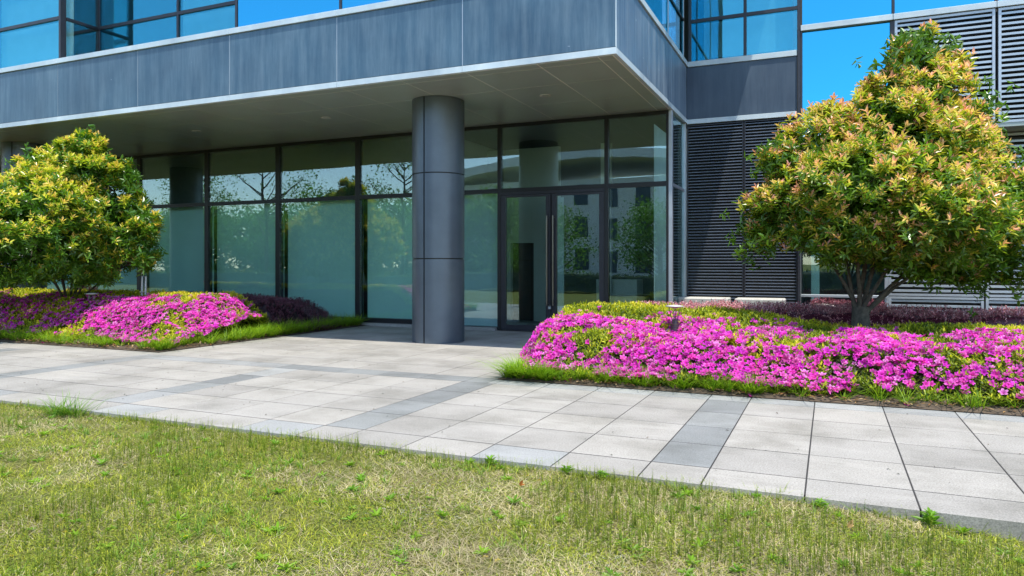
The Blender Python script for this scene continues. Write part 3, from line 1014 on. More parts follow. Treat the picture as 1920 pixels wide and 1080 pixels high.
def field_points(hf, x0, x1, y0, y1, n):
    """random points on a height field, spread evenly over its slope"""
    out = []; tot = 0
    while tot < n:
        x = rng.uniform(x0, x1, n * 2); y = rng.uniform(y0, y1, n * 2)
        e = 0.02
        h = hf(x, y); gx_ = (hf(x + e, y) - h) / e; gy_ = (hf(x, y + e) - h) / e
        s = np.sqrt(1 + gx_ ** 2 + gy_ ** 2)
        k = (rng.random(n * 2) < s / 3.0) & (h > 0.05)
        p = np.stack([x, y, h], 1)[k]; nn = unit(np.stack([-gx_, -gy_, np.ones_like(h)], 1)[k])
        out.append((p, nn)); tot += k.sum()
    p = np.concatenate([a for a, b in out])[:n]; nn = np.concatenate([b for a, b in out])[:n]
    return p, nn


def hull(hf, x0, x1, y0, y1, n, m, drop):
    xs = np.linspace(x0, x1, n); ys = np.linspace(y0, y1, m)
    X, Y = np.meshgrid(xs, ys); Z = np.maximum(hf(X, Y) - drop, 0.02)
    i = np.arange(n * m).reshape(m, n)
    F = np.stack([i[:-1, :-1], i[:-1, 1:], i[1:, 1:], i[1:, :-1]], -1).reshape(-1, 4)
    F = F[(hf(X, Y).ravel()[F] > 0.06).all(1)]
    return np.stack([X, Y, Z], -1).reshape(-1, 3), [F]


FLOWER_COLS = [((0.56, 0.04, 0.38), (0.90, 0.36, 0.76)), ((0.42, 0.02, 0.20), (0.64, 0.10, 0.38)), ((0.54, 0.010, 0.32), (0.80, 0.055, 0.62)), ((0.60, 0.010, 0.29), (0.84, 0.085, 0.58)), ((0.48, 0.008, 0.36), (0.72, 0.04, 0.64)), ((0.60, 0.02, 0.34), (0.86, 0.18, 0.66))]


def flower_geo(nF):
    """one blossom of five petals with stamens, facing +Z, radius 1"""
    V = []; C = []; F = []
    for k in range(5):
        a = k * 2 * math.pi / 5
        ca, sa = math.cos(a), math.sin(a)
        pts = [(0.05, 0, -0.35), (0.52, 0.36, 0.10), (1.0, 0.18, 0.22), (1.0, -0.18, 0.22), (0.52, -0.36, 0.10), (0.55, 0, 0.02)]
        b = len(V)
        for x, y, z in pts:
            V.append((x * ca - y * sa, x * sa + y * ca, z))
        C += [0.0, 0.75, 1.0, 1.0, 0.75, 0.35]
        F += [[b, b + 5, b + 1], [b + 1, b + 5, b + 2], [b + 2, b + 5, b + 3], [b + 3, b + 5, b + 4], [b + 4, b + 5, b]]
    return np.array(V), np.array(F), np.array(C)


FV, FF, FC = flower_geo(1)
flower_meshes = []
for c0, c1 in FLOWER_COLS:
    cc = np.array(c0) * (1 - FC[:, None]) + np.array(c1) * FC[:, None]
    me = mesh_np('flower', FV, [FF], cc); me.materials.append(M['petal'])
    flower_meshes.append(me)


def frames(N):
    a = unit(np.cross(N, rnd_unit(len(N)))); b = np.cross(N, a)
    return a, b


def azalea_bed(name, label, hf, ext, n_leaf, n_fl, fprob, leafpal, nobj=300):
    x0, x1, y0, y1 = ext
    root = empty(name, label, 'azaleas', ((x0 + x1) / 2, y0, 0.0))
    ro = np.array(root.location)
    p, nn = field_points(hf, x0, x1, y0, y1, n_leaf)
    fp = fprob(p[:, 0], p[:, 1])
    Ax = unit(nn * 0.6 + np.array([0, 0, .7]) + rng.normal(0, .25, p.shape))
    pc = p + nn * rng.uniform(-0.07, 0.035, (len(p), 1)) - np.array([0, 0, 1]) * (rng.uniform(0, 0.03, (len(p), 1)) * fp[:, None])
    B, D, U, L, W, si, o = sprigs(pc, Ax, 7, 0.045, 0.088, 0.33, (0.45, 1.35), 0.06)
    pal = np.array(leafpal)
    t = np.clip(NZ(pc[si, 0], pc[si, 1], 2.2) * 0.7 + 0.28 + rng.normal(0, .18, len(si)) - 0.35 * o - 0.25 * fp[si], 0, 1)
    x = t * (len(pal) - 1); i0 = np.clip(np.floor(x).astype(int), 0, len(pal) - 2); fr = (x - i0)[:, None]
    col = (pal[i0] * (1 - fr) + pal[i0 + 1] * fr) * rng.uniform(0.8, 1.2, (len(si), 1))
    V, Fc, li = leaf_mesh(B, D, U, L, W, 0.25, 0.1, False)
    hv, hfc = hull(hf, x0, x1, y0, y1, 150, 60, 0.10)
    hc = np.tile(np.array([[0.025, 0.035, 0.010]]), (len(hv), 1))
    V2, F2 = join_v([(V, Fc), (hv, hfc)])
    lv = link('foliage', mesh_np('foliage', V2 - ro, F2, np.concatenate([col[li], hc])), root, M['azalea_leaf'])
    lv['kind'] = 'stuff'
    # blossoms
    p, nn = field_points(hf, x0, x1, y0, y1, n_fl)
    k = rng.random(len(p)) < fprob(p[:, 0], p[:, 1])
    p = p[k]; nn = nn[k]
    N = unit(nn * 0.8 + np.array([-.05, -.30, .35]) + rng.normal(0, .38, p.shape))
    p = p + nn * rng.uniform(-0.005, 0.045, (len(p), 1))
    a, b = frames(N)
    r = rng.uniform(0.026, 0.047, len(p))
    dist = np.linalg.norm(p - np.array([0, 0, CAM_H]), axis=1)
    order = np.argsort(dist); obj = order[:nobj]; rest = order[nobj:]
    vi = rng.choice(len(FLOWER_COLS), len(p), p=[.10, .05, .26, .22, .20, .17])
    from mathutils import Matrix
    for q in obj:
        ob = link('flower', flower_meshes[vi[q]], root)
        R_ = r[q]
        ob.matrix_basis = Matrix(((a[q][0] * R_, b[q][0] * R_, N[q][0] * R_, p[q][0] - ro[0]), (a[q][1] * R_, b[q][1] * R_, N[q][1] * R_, p[q][1] - ro[1]),
                                  (a[q][2] * R_, b[q][2] * R_, N[q][2] * R_, p[q][2] - ro[2]), (0, 0, 0, 1)))
    pr = p[rest][:, None] + r[rest][:, None, None] * (FV[None, :, 0:1] * a[rest][:, None] + FV[None, :, 1:2] * b[rest][:, None] + FV[None, :, 2:3] * N[rest][:, None])
    fr = (FF[None] + (np.arange(len(rest)) * len(FV))[:, None, None]).reshape(-1, 3)
    c0 = np.array([c[0] for c in FLOWER_COLS])[vi[rest]]; c1 = np.array([c[1] for c in FLOWER_COLS])[vi[rest]]
    cc = (c0[:, None] * (1 - FC[None, :, None]) + c1[:, None] * FC[None, :, None]) * rng.uniform(.72, 1.15, (len(rest), 1, 1))
    bl = link('blossoms', mesh_np('blossoms', pr.reshape(-1, 3) - ro, [fr], cc.reshape(-1, 3)), root, M['petal'])
    bl['kind'] = 'stuff'
    return root


def hfR(x, y):
    d = np.minimum(y - (8.06 + 0.18 * NZ(x, 0 * x, 1.4)), (x + 3.45 + 0.62 * smooth((y - 8.1) / 1.7)) * 2.2)
    h = 0.12 + 0.36 * smooth(d / 0.75) + 0.24 * smooth((y - 8.8) / 2.2) * (1 - 0.62 * smooth((x + 1.8) / 1.6)) - 0.12 * np.exp(-((x - .4) ** 2 + (y - 11.2) ** 2) / .5) - 0.26 * np.exp(-((x + 1.88) ** 2 + (y - 9.62) ** 2) / .06) + 0.10 * (NZ2(x, y, 1.7) - .5) + 0.06 * (NZ(x, y, 5.0) - .5)
    return np.where(d < 0, 0, h) * smooth((11.95 - y) / 0.25)


def fpR(x, y):
    n = NZ(x, y, 2.3) * 0.6 + NZ3(x, y, 5.5) * 0.4
    back = smooth((10.75 + 0.5 * (NZ2(x, y, 1.1) - .5) - 0.0 * x - y) / 0.7)
    left = 1 - 0.72 * smooth((y - 9.7) / .7) * smooth((-0.9 - x) / 1.0)
    return np.clip((n - 0.295) * 4.6, 0.02, 1) * back * left


LIME = [(0.05, 0.085, 0.010), (0.16, 0.23, 0.016), (0.42, 0.48, 0.022), (0.68, 0.64, 0.03), (0.78, 0.60, 0.08)]
azalea_bed('azalea_bed', 'magenta flowering azaleas around the copper leaved tree in the right bed', hfR, (-4.1, 5.2, 8.02, 11.95), 20000, 20500, fpR, LIME, 300)


def hfL(x, y):
    d = np.minimum(y - (8.45 + 0.2 * NZ(x, 0 * x, 1.4)), (-9.98 - 0.12 * (y - 8.5) - x) * 0.9)
    h = 0.12 + 0.40 * smooth(d / 0.8) + 0.26 * smooth((y - 8.9) / 1.5) + 0.10 * (NZ2(x, y, 1.7) - .5) + 0.06 * (NZ(x, y, 5.0) - .5)
    return np.where(d < 0, 0, h) * smooth((11.5 - y) / 0.25)


def fpL(x, y):
    n = NZ(x + 11, y, 2.1) * 0.6 + NZ3(x, y, 5.5) * 0.4
    back = smooth((10.5 + 0.7 * smooth((x + 11.6) / .8) + 0.4 * (NZ2(x, y, 1.1) - .5) - y) / 0.5)
    left = 1 - 0.55 * smooth((-12.4 - x) / .8)
    return np.clip((n - 0.275) * 4.6, 0.02, 1) * back * left


azalea_bed('azalea_bed', 'magenta flowering azaleas in front of the yellow green tree in the left bed', hfL, (-19.5, -9.9, 8.4, 11.5), 16500, 17500, fpL, LIME, 300)


def hedge(name, label, hf, ext, n, pal, cat='hedge', L0=0.022, L1=0.042, group=None):
    x0, x1, y0, y1 = ext
    p, nn = field_points(hf, x0, x1, y0, y1, n)
    Ax = unit(nn * 0.5 + np.array([0, 0, .8]) + rng.normal(0, .35, p.shape))
    pc = p + nn * rng.uniform(-0.09, 0.03, (len(p), 1))
    B, D, U, L, W, si, o = sprigs(pc, Ax, 8, L0, L1, 0.48, (0.4, 1.3), 0.09)
    pal = np.array(pal)
    t = np.clip(rng.normal(.45, .25, len(si)) + .25 * (1 - o), 0, 1)
    x = t * (len(pal) - 1); i0 = np.clip(np.floor(x).astype(int), 0, len(pal) - 2); fr = (x - i0)[:, None]
    col = (pal[i0] * (1 - fr) + pal[i0 + 1] * fr) * rng.uniform(0.75, 1.25, (len(si), 1))
    V, Fc, li = leaf_mesh(B, D, U, L, W, 0.2, 0.1, False)
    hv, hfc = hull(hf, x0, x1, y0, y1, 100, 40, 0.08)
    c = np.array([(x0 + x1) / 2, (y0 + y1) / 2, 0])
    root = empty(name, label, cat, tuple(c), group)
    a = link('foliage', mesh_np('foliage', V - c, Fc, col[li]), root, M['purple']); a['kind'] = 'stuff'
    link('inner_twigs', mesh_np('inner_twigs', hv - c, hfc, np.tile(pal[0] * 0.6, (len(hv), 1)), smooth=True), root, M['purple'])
    return root


PURPLE = [(0.028, 0.010, 0.018), (0.075, 0.018, 0.035), (0.17, 0.045, 0.075), (0.33, 0.12, 0.15)]


def hf1(x, y):
    e = np.minimum(np.minimum(y - 11.95, 13.5 - y), (x + 3.55) * 0.7)
    return np.where(e < 0, 0, 0.10 + 0.62 * smooth(e / .35) + 0.09 * (NZ(x, y, 2.0) - .5) + 0.05 * (NZ2(x, y, 7) - .5))


hedge('purple_hedge', 'low pink purple hedge running behind the right azaleas', hf1, (-3.6, 6.5, 11.9, 13.55), 14000, [(0.14, 0.022, 0.05), (0.38, 0.085, 0.135), (0.66, 0.28, 0.32), (0.82, 0.54, 0.54)], 'hedge', 0.028, 0.052)


def hf2(x, y):
    e = np.minimum(np.minimum(y - 11.25, 13.5 - y), np.minimum(-9.75 - 0.20 * np.abs(y - 12.4) - x, x + 17) * 0.5)
    return np.where(e < 0, 0, 0.10 + 0.58 * smooth(e / .5) + 0.10 * (NZ(x, y, 1.8) - .5) + 0.06 * (NZ2(x, y, 6) - .5))


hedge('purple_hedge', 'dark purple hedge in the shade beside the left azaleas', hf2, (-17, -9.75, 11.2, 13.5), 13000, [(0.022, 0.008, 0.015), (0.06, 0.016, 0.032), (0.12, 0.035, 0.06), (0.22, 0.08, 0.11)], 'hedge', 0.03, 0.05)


def hf3(x, y):
    e = np.minimum(np.minimum(y - 15.05, 16.0 - y), np.minimum(x + 0.52, 1.15 - x))
    return np.where(e < 0, 0, 0.15 + 0.56 * smooth(e / .25) + 0.10 * (NZ(x, y, 2.5) - .5))


hedge('purple_shrub', 'taller pink purple shrub under the window sill behind the tree', hf3, (-0.55, 1.15, 15.0, 16.05), 2600, [(0.05, 0.012, 0.02), (0.13, 0.03, 0.055), (0.30, 0.07, 0.11), (0.46, 0.17, 0.2)], 'shrub')


def hf4(x, y):
    e = 0.75 - np.hypot(x + 16.0, y - 11.4)
    return np.where(e < 0, 0, 0.1 + 0.78 * smooth(e / .5) + 0.1 * (NZ(x, y, 2.5) - .5))


hedge('pink_shrub', 'bright pink leaved shrub seen between the stems of the left tree', hf4, (-16.8, -15.2, 10.6, 12.2), 1800, [(0.08, 0.012, 0.02), (0.25, 0.03, 0.06), (0.5, 0.10, 0.14), (0.6, 0.2, 0.22)], 'shrub')


# ------------------------------------------------------------------ grasses
def blades(Pb, H, lean, az, W, c0, c1, seg=3, droop=0.5):
    """curved tapering blades"""
    n = len(Pb)
    d = np.stack([np.cos(az), np.sin(az), 0 * az], 1)
    s = np.stack([-np.sin(az), np.cos(az), 0 * az], 1)
    V = np.zeros((n, 2 * seg + 1, 3)); C = np.zeros((n, 2 * seg + 1, 3))
    for k in range(seg + 1):
        t = k / seg
        out = H * (lean * t + droop * lean * t * t)
        up = H * (t - 0.35 * droop * np.minimum(lean, 1.2) * t * t)
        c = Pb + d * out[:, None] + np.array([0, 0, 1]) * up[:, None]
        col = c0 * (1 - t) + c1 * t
        if k < seg:
            w = (W * (1 - t ** 1.5) * 0.5)[:, None]
            V[:, 2 * k] = c - s * w; V[:, 2 * k + 1] = c + s * w
            C[:, 2 * k] = col; C[:, 2 * k + 1] = col
        else:
            V[:, 2 * k] = c; C[:, 2 * k] = col
    m = 2 * seg + 1
    b = np.arange(n)[:, None] * m
    Q = np.concatenate([b + np.array([[2 * k, 2 * k + 1, 2 * k + 3, 2 * k + 2]]) for k in range(seg - 1)]) if seg > 1 else None
    T = b + np.array([[2 * seg - 2, 2 * seg - 1, 2 * seg]])
    return V.reshape(-1, 3), ([Q, T] if Q is not None else [T]), C.reshape(-1, 3)


def tufts(xy, per, spread, h, w, col0, col1, z=0.02, lean=(0.15, 0.8)):
    n = len(xy) * per
    i = np.repeat(np.arange(len(xy)), per)
    a = rng.uniform(0, 2 * math.pi, n)
    r = np.abs(rng.normal(0, spread, n))
    Pb = np.stack([xy[i, 0] + r * np.cos(a), xy[i, 1] + r * np.sin(a), np.full(n, z)], 1)
    az = a + rng.normal(0, .7, n)
    H = rng.uniform(h[0], h[1], n) * np.repeat(rng.uniform(.75, 1.2, len(xy)), per)
    f = rng.random((n, 1))
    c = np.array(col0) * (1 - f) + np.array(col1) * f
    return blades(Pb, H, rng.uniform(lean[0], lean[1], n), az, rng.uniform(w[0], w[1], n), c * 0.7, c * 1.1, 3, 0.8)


def add_stuff(name, label, parts_c, m):
    V, F = join_v([(v, f) for v, f, c in parts_c])
    C = np.concatenate([c for v, f, c in parts_c])
    o = link(name, mesh_np(name, V, F, C), None, m)
    return tag(o, label, None, None, 'stuff')


# bright fringe grass along the beds
def along(x0, y0, x1, y1, n, wid):
    t = rng.random(n); nx_, ny_ = -(y1 - y0), (x1 - x0); l = math.hypot(nx_, ny_)
    o = np.abs(rng.normal(0, 1, n)).clip(0, 2) / 2 * wid
    return np.stack([x0 + (x1 - x0) * t + nx_ / l * o, y0 + (y1 - y0) * t + ny_ / l * o], 1)


GB0, GB1 = (0.13, 0.30, 0.014), (0.36, 0.52, 0.025)
xy = np.concatenate([along(-3.62, 8.10, -0.7, 8.10, 105, 0.30), along(-0.7, 8.12, 5.0, 8.12, 50, 0.3), along(-3.66, 11.9, -3.66, 8.1, 110, 0.25), along(-3.66, 8.06, -3.05, 8.06, 45, 0.3)])
add_stuff('fringe_grass', 'bright green grass fringe along the front of the right flower bed', [tufts(xy, 24, 0.028, (0.08, 0.30), (0.007, 0.012), GB0, GB1, 0.02, (0.2, 1.5))], M['grass'])
xy = np.concatenate([along(-16, 8.38, -9.95, 8.38, 80, 0.3), along(-9.92, 8.38, -9.88, 11.0, 50, 0.3), along(-9.88, 10.4, -9.88, 13.9, 190, 0.45)])
add_stuff('fringe_grass', 'tufts of bright green grass along the edge of the left flower bed', [tufts(xy, 24, 0.03, (0.08, 0.34), (0.008, 0.014), GB0, GB1, 0.02, (0.2, 1.4))], M['grass'])

# dry leaves and petals lying on the soil edge
n = 900
t = rng.random(n)
lx = np.where(t < .55, rng.uniform(-3.6, 4.5, n), rng.uniform(-14, -9.9, n))
ly = np.where(t < .55, 8.0 + np.abs(rng.normal(0, .09, n)), 8.29 + np.abs(rng.normal(0, .1, n)))
side = rng.random(n) < .2
lx = np.where(side, -9.83 - np.abs(rng.normal(0, .06, n)), lx); ly = np.where(side, rng.uniform(8.4, 13.8, n), ly)
B = np.stack([lx, ly, np.full(n, 0.03) + rng.uniform(0, .03, n)], 1)
D = np.stack([rng.normal(size=n), rng.normal(size=n), rng.normal(0, .25, n)], 1)
lc = np.array([(0.22, 0.11, 0.04), (0.34, 0.20, 0.08), (0.13, 0.07, 0.035), (0.40, 0.28, 0.14)])[rng.integers(0, 4, n)]
L = rng.uniform(.025, .07, n)
V, Fc, li = leaf_mesh(B, D, np.tile([[0, 0, 1.0]], (n, 1)), L, L * .45, 0.3, -0.1)
o = link('leaf_litter', mesh_np('leaf_litter', V, Fc, lc[li]), None, M['litter'])
tag(o, 'dry brown leaf litter along the soil edges', None, None, 'stuff')

# little dark bits on the slabs
n = 260
bxp = np.where(rng.random(n) < .7, rng.uniform(-12, 2, n), rng.uniform(-9.5, -4, n)); byp = np.where(rng.random(n) < .7, rng.uniform(5.0, 7.9, n), rng.uniform(8.1, 11, n))
B = np.stack([bxp, byp, np.full(n, 0.004)], 1)
D = np.stack([rng.normal(size=n), rng.normal(size=n), rng.uniform(0, .2, n)], 1)
L = rng.uniform(.008, .028, n)
V, Fc, li = leaf_mesh(B, D, np.tile([[0, 0, 1.0]], (n, 1)), L, L * .5, 0.3, -0.1)
o = link('debris', mesh_np('debris', V, Fc, np.array([(0.06, 0.045, 0.03), (0.12, 0.08, 0.04), (0.04, 0.05, 0.03)])[rng.integers(0, 3, n)][li]), None, M['litter'])
tag(o, 'small dark leaf crumbs scattered over the slabs', None, None, 'stuff')

# ------------------------------------------------------------------ lawn blades
def lawn_points(n, x0, x1, y0, y1, fn):
    out = []; tot = 0
    while tot < n:
        x = rng.uniform(x0, x1, n); y = rng.uniform(y0, y1, n)
        k = rng.random(n) < fn(x, y)
        out.append(np.stack([x[k], y[k]], 1)); tot += k.sum()
    return np.concatenate(out)[:n]


def lawn_density(x, y):
    dep = x * FWD[0] + y * FWD[1]; r = x * RGT[0] + y * RGT[1]
    inside = (np.abs(r) < 0.80 * dep + 0.5) & (dep > 2.2)
    return np.where(inside, np.clip((3.2 / np.maximum(dep, 2.6)) ** 1.1, 0.2, 1), 0.06)


def patch(x, y):
    return NZ(x, y, 0.8) * 0.45 + NZ2(x, y, 2.4) * 0.35 + NZ3(x, y, 6.0) * 0.2


parts = []
n = 150000
xy = lawn_points(n, -11.5, 3.6, 0.8, Y_EDGE - 0.005, lawn_density)
pv = patch(xy[:, 0], xy[:, 1])
isdry = rng.random(n) < smooth((pv - 0.34) / 0.34) * 0.74 + 0.06
z = lawn_z(xy[:, 0], xy[:, 1])
Pb = np.stack([xy[:, 0], xy[:, 1], z - 0.004], 1)
kind = rng.random((n, 1))
cg = np.array([[0.12, 0.20, 0.02]]) * (1 - kind) + np.array([[0.60, 0.60, 0.05]]) * kind
cd = np.array([[0.42, 0.34, 0.16]]) * (1 - kind) + np.array([[0.80, 0.70, 0.44]]) * kind
c = np.where(isdry[:, None], cd, cg) * rng.uniform(.65, 1.25, (n, 1)) * (0.72 + 0.6 * NZ2(xy[:, 0] + 3, xy[:, 1], 3.1))[:, None]
H = np.where(isdry, rng.uniform(.015, .04, n), rng.uniform(.014, .042, n))
lean = np.where(isdry, rng.uniform(0.7, 2.6, n), rng.uniform(.1, 1.4, n))
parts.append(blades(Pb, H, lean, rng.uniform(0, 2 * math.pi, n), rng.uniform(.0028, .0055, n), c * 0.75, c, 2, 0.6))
# small clover-like leaflets
n = 26000
xy = lawn_points(n, -9, 2.6, 1.2, Y_EDGE - 0.01, lambda x, y: lawn_density(x, y) * smooth((NZ2(x + 5, y, 1.7) - .38) / .25))
B = np.stack([xy[:, 0], xy[:, 1], lawn_z(xy[:, 0], xy[:, 1]) + rng.uniform(.006, .03, n)], 1)
D = np.stack([rng.normal(size=n), rng.normal(size=n), rng.uniform(-.2, .5, n)], 1)
L = rng.uniform(.008, .017, n)
V, Fc, li = leaf_mesh(B, D, np.tile([[0, 0, 1.0]], (n, 1)), L, L * .7, 0.2, 0.1, False)
k = rng.random((n, 1))
c = np.array([[0.13, 0.22, 0.02]]) * (1 - k) + np.array([[0.36, 0.38, 0.04]]) * k
parts.append((V, Fc, c[li]))
xyt = lawn_points(620, -9, 2.4, 1.4, Y_EDGE - .03, lambda x, y: lawn_density(x, y) * np.clip(smooth((NZ(x + 9, y, 1.3) - .42) / .3), .06, 1))
for q in range(0, 620, 20):
    zq = lawn_z(xyt[q:q + 20, 0], xyt[q:q + 20, 1])
    v_, f_, c_ = tufts(xyt[q:q + 20], 14, .016, (.025, .075), (.003, .006), (0.08, 0.22, 0.016), (0.30, 0.46, 0.03), 0.0, (.1, 1.1))
    v_ = v_ + np.repeat(np.repeat(zq, 14), 7)[:, None] * np.array([0, 0, 1.0])
    parts.append((v_, f_, c_))
xe = np.stack([rng.uniform(-10, 2.4, 330), Y_EDGE + rng.normal(0, .018, 330).clip(-.06, .015)], 1)
v_, f_, c_ = tufts(xe, 9, .02, (.025, .085), (.003, .006), (0.12, 0.24, 0.016), (0.42, 0.46, 0.06), 0.0, (.2, 1.4))
v_ = v_ + np.repeat(np.repeat(lawn_z(xe[:, 0], xe[:, 1]), 9), 7)[:, None] * np.array([0, 0, 1.0])
parts.append((v_, f_, c_))
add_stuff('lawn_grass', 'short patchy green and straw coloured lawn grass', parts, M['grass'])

# upright weed spikes with small leaves
n = 5200
xy = lawn_points(n, -10, 2.6, 1.6, Y_EDGE - 0.02, lambda x, y: lawn_density(x, y) * np.clip(smooth((NZ3(x, y, 1.1) - .45) / .3) + 0.35 * smooth((y - 4.35) / .3), 0.05, 1))
z = lawn_z(xy[:, 0], xy[:, 1])
hh = rng.uniform(.05, .115, n) * (0.8 + .5 * NZ3(xy[:, 0], xy[:, 1], 1.1))
tilt = rng.normal(0, .10, (n, 2))
az = rng.uniform(0, 6.28, n)
base = np.stack([xy[:, 0], xy[:, 1], z - .004], 1)
k = rng.random((n, 1))
cs = np.array([[0.09, 0.15, 0.015]]) * (1 - k) + np.array([[0.28, 0.33, 0.025]]) * k
parts = []
for q in (0, math.pi / 2):
    parts.append(blades(base, hh, np.abs(tilt[:, 0]) + .02, az + q, np.full(n, .0035), cs, cs * 1.1, 2, .1))
m = 14
i = np.repeat(np.arange(n), m); j = np.tile(np.arange(m), n)
t = 0.18 + 0.82 * j / m
dz = np.stack([np.cos(az), np.sin(az), 0 * az], 1)[i] * ((np.abs(tilt[:, 0]) + .02) * hh)[i][:, None]
B = base[i] + dz * t[:, None] + np.array([0, 0, 1]) * (hh[i] * t)[:, None]
a2 = j * 2.2 + az[i]
D = np.stack([np.cos(a2), np.sin(a2), np.full(len(i), .75)], 1)
L = rng.uniform(.007, .014, len(i)) * (1.15 - .5 * t)
V, Fc, li = leaf_mesh(B, D, np.tile([[0, 0, 1.0]], (len(i), 1)), L, L * .55, .2, .1, False)
parts.append((V, Fc, (cs[i] * rng.uniform(.85, 1.5, (len(i), 1)))[li]))
add_stuff('lawn_weeds', 'thin upright weed spikes standing in the lawn', parts, M['grass'])

# broad leaved rosettes, yellow and white specks
def rosette(c, nl, L0, col, up=.5):
    a = np.linspace(0, 6.28, nl, endpoint=False) + rng.uniform(0, 1)
    D = np.stack([np.cos(a), np.sin(a), rng.uniform(up * .4, up * 1.5, nl)], 1)
    B = np.tile(np.array(c), (nl, 1)) + D * .004
    L = rng.uniform(.7, 1.2, nl) * L0
    V, F, li = leaf_mesh(B, D, np.tile([[0, 0, 1.0]], (nl, 1)), L, L * .34, .25, .25)
    return V, F, (np.array(col) * rng.uniform(.8, 1.25, (nl, 1)))[li]


parts = []
xy = lawn_points(230, -7, 1.8, 1.9, Y_EDGE - .03, lawn_density)
for x, y in xy:
    g_ = rng.random()
    parts.append(rosette((x, y, float(lawn_z(x, y)) + .005), int(rng.integers(6, 12)), rng.uniform(.025, .055), (0.12 + .10 * g_, 0.27 + .1 * g_, 0.015), rng.uniform(.4, 1.3)))
add_stuff('lawn_rosettes', 'small bright green leafy weeds dotted through the lawn', parts, M['grass'])
parts = []
xy = lawn_points(70, -6, 1.6, 1.9, 4.5, lawn_density)
for x, y in xy:
    parts.append(rosette((x, y, float(lawn_z(x, y)) + rng.uniform(.02, .05)), 5, .009, (0.75, 0.52, 0.02), .5))
for cxy in ((-1.75, 3.75), (-2.25, 3.9), (-2.1, 3.55), (-0.9, 3.3)):
    for q in range(16):
        x, y = cxy[0] + rng.normal(0, .14), cxy[1] + rng.normal(0, .10)
        parts.append(rosette((x, y, float(lawn_z(x, y)) + rng.uniform(.02, .05)), 5, .006, (0.75, 0.74, 0.78), .5))
add_stuff('lawn_flowers', 'tiny yellow and white wild flowers in the lawn', parts, M['petal'])


# larger single weeds at the kerb
def weed(label, px, py, dep, nl, L0, up, name='leafy_weed', col=(0.16, 0.33, 0.02)):
    c = spot(px, py, dep)
    x, y = c[0], min(c[1], Y_EDGE - 0.03)
    z0 = float(lawn_z(x, y))
    parts = []
    for q in range(3):
        parts.append(rosette((0, 0, 0.01 + q * L0 * .28), nl, L0 * (1 - .18 * q), col, up))
    V, F = join_v([(v, f) for v, f, cc in parts]); C = np.concatenate([cc for v, f, cc in parts])
    o = link(name, mesh_np(name, V, F, C), None, M['grass'])
    o.location = (x, y, z0)
    return tag(o, label, 'weed', 'weeds at the lawn edge')


def gdep(py, z=-0.08):
    return (CAM_H - z) * FPX / (py - 496.72)


weed('bright green leafy weed growing at the kerb near the right corner of the lawn', 1735, 965, gdep(965), 8, .085, 1.1)
weed('small pale leafy weed at the kerb near the middle of the lawn edge', 1077, 890, gdep(890), 6, .06, .9)
weed('low spreading weed at the kerb, just right of the middle', 1150, 892, gdep(892), 7, .05, .6)
weed('bushy weed at the kerb below the pale slabs, right of the dark band', 1540, 935, gdep(935), 8, .05, .7)
weed('bright broad leaved weed in the middle of the lawn edge', 935, 875, gdep(875), 9, .06, 1.3)
# tall grass tuft
c = spot(135, 778, gdep(778, -.05))
V, F, C = tufts(np.array([[0.0, 0.0], [.09, .03], [-.10, .02], [.2, 0.0], [-.03, -.08]]), 34, .05, (.12, .26), (.005, .009), (0.07, 0.20, 0.012), (0.20, 0.36, 0.02), 0.0, (.3, 1.2))
o = link('grass_tuft', mesh_np('grass_tuft', V, F, C), None, M['grass'])
o.location = (c[0], min(c[1], Y_EDGE - .12), float(lawn_z(c[0], Y_EDGE - .12)) - .003)
tag(o, 'long bladed green grass tuft at the left edge of the lawn', 'grass tuft')
# dry leaf lying on the lawn
for px, py, lab, cc, ln in ((1590, 1005, 'curled tan dry leaf lying on the right side of the lawn', (0.50, 0.33, 0.14), .055), (975, 928, 'small rust brown leaf lying in the middle of the lawn', (0.36, 0.13, 0.03), .045),
                            (38, 770, 'pale dry leaf lying at the left end of the lawn', (0.52, 0.38, 0.2), .05)):
    c = spot(px, py, gdep(py))
    V, F, li = leaf_mesh(np.zeros((2, 3)), np.array([[.4, -.2, .9], [.6, .5, .4]]), np.array([[0, -1, .2], [0, -.3, 1.0]]), np.array([ln, ln * .8]), np.array([ln * .5, ln * .45]), .3, .3)
    o = link('dry_leaf', mesh_np('dry_leaf', V, F, np.tile(np.array([cc]), (len(V), 1))), None, M['litter'])
    o.location = (c[0], c[1], float(lawn_z(c[0], c[1])) + .012)
    tag(o, lab, 'dry leaf')
# fallen blossoms on the slabs
for px, py, lab in ((1061, 718, 'fallen pink blossom on the slabs at the corner of the right bed'), (976, 709, 'fallen pink blossom at the left end of the grass fringe'),
                    (1407, 745, 'fallen pink blossom beside the dark slab band'), (81, 645, 'fallen pink blossom on the slabs before the left bed'), (1700, 763, 'fallen pink blossom on the slabs far right')):
    c = spot(px, py, gdep(py, 0.0))
    o = link('fallen_blossom', flower_meshes[3], None)
    o.scale = (.036,) * 3
    o.rotation_euler = (.4, .3, rng.uniform(0, 6))
    o.location = (c[0], c[1], .016)
    tag(o, lab, 'blossom')


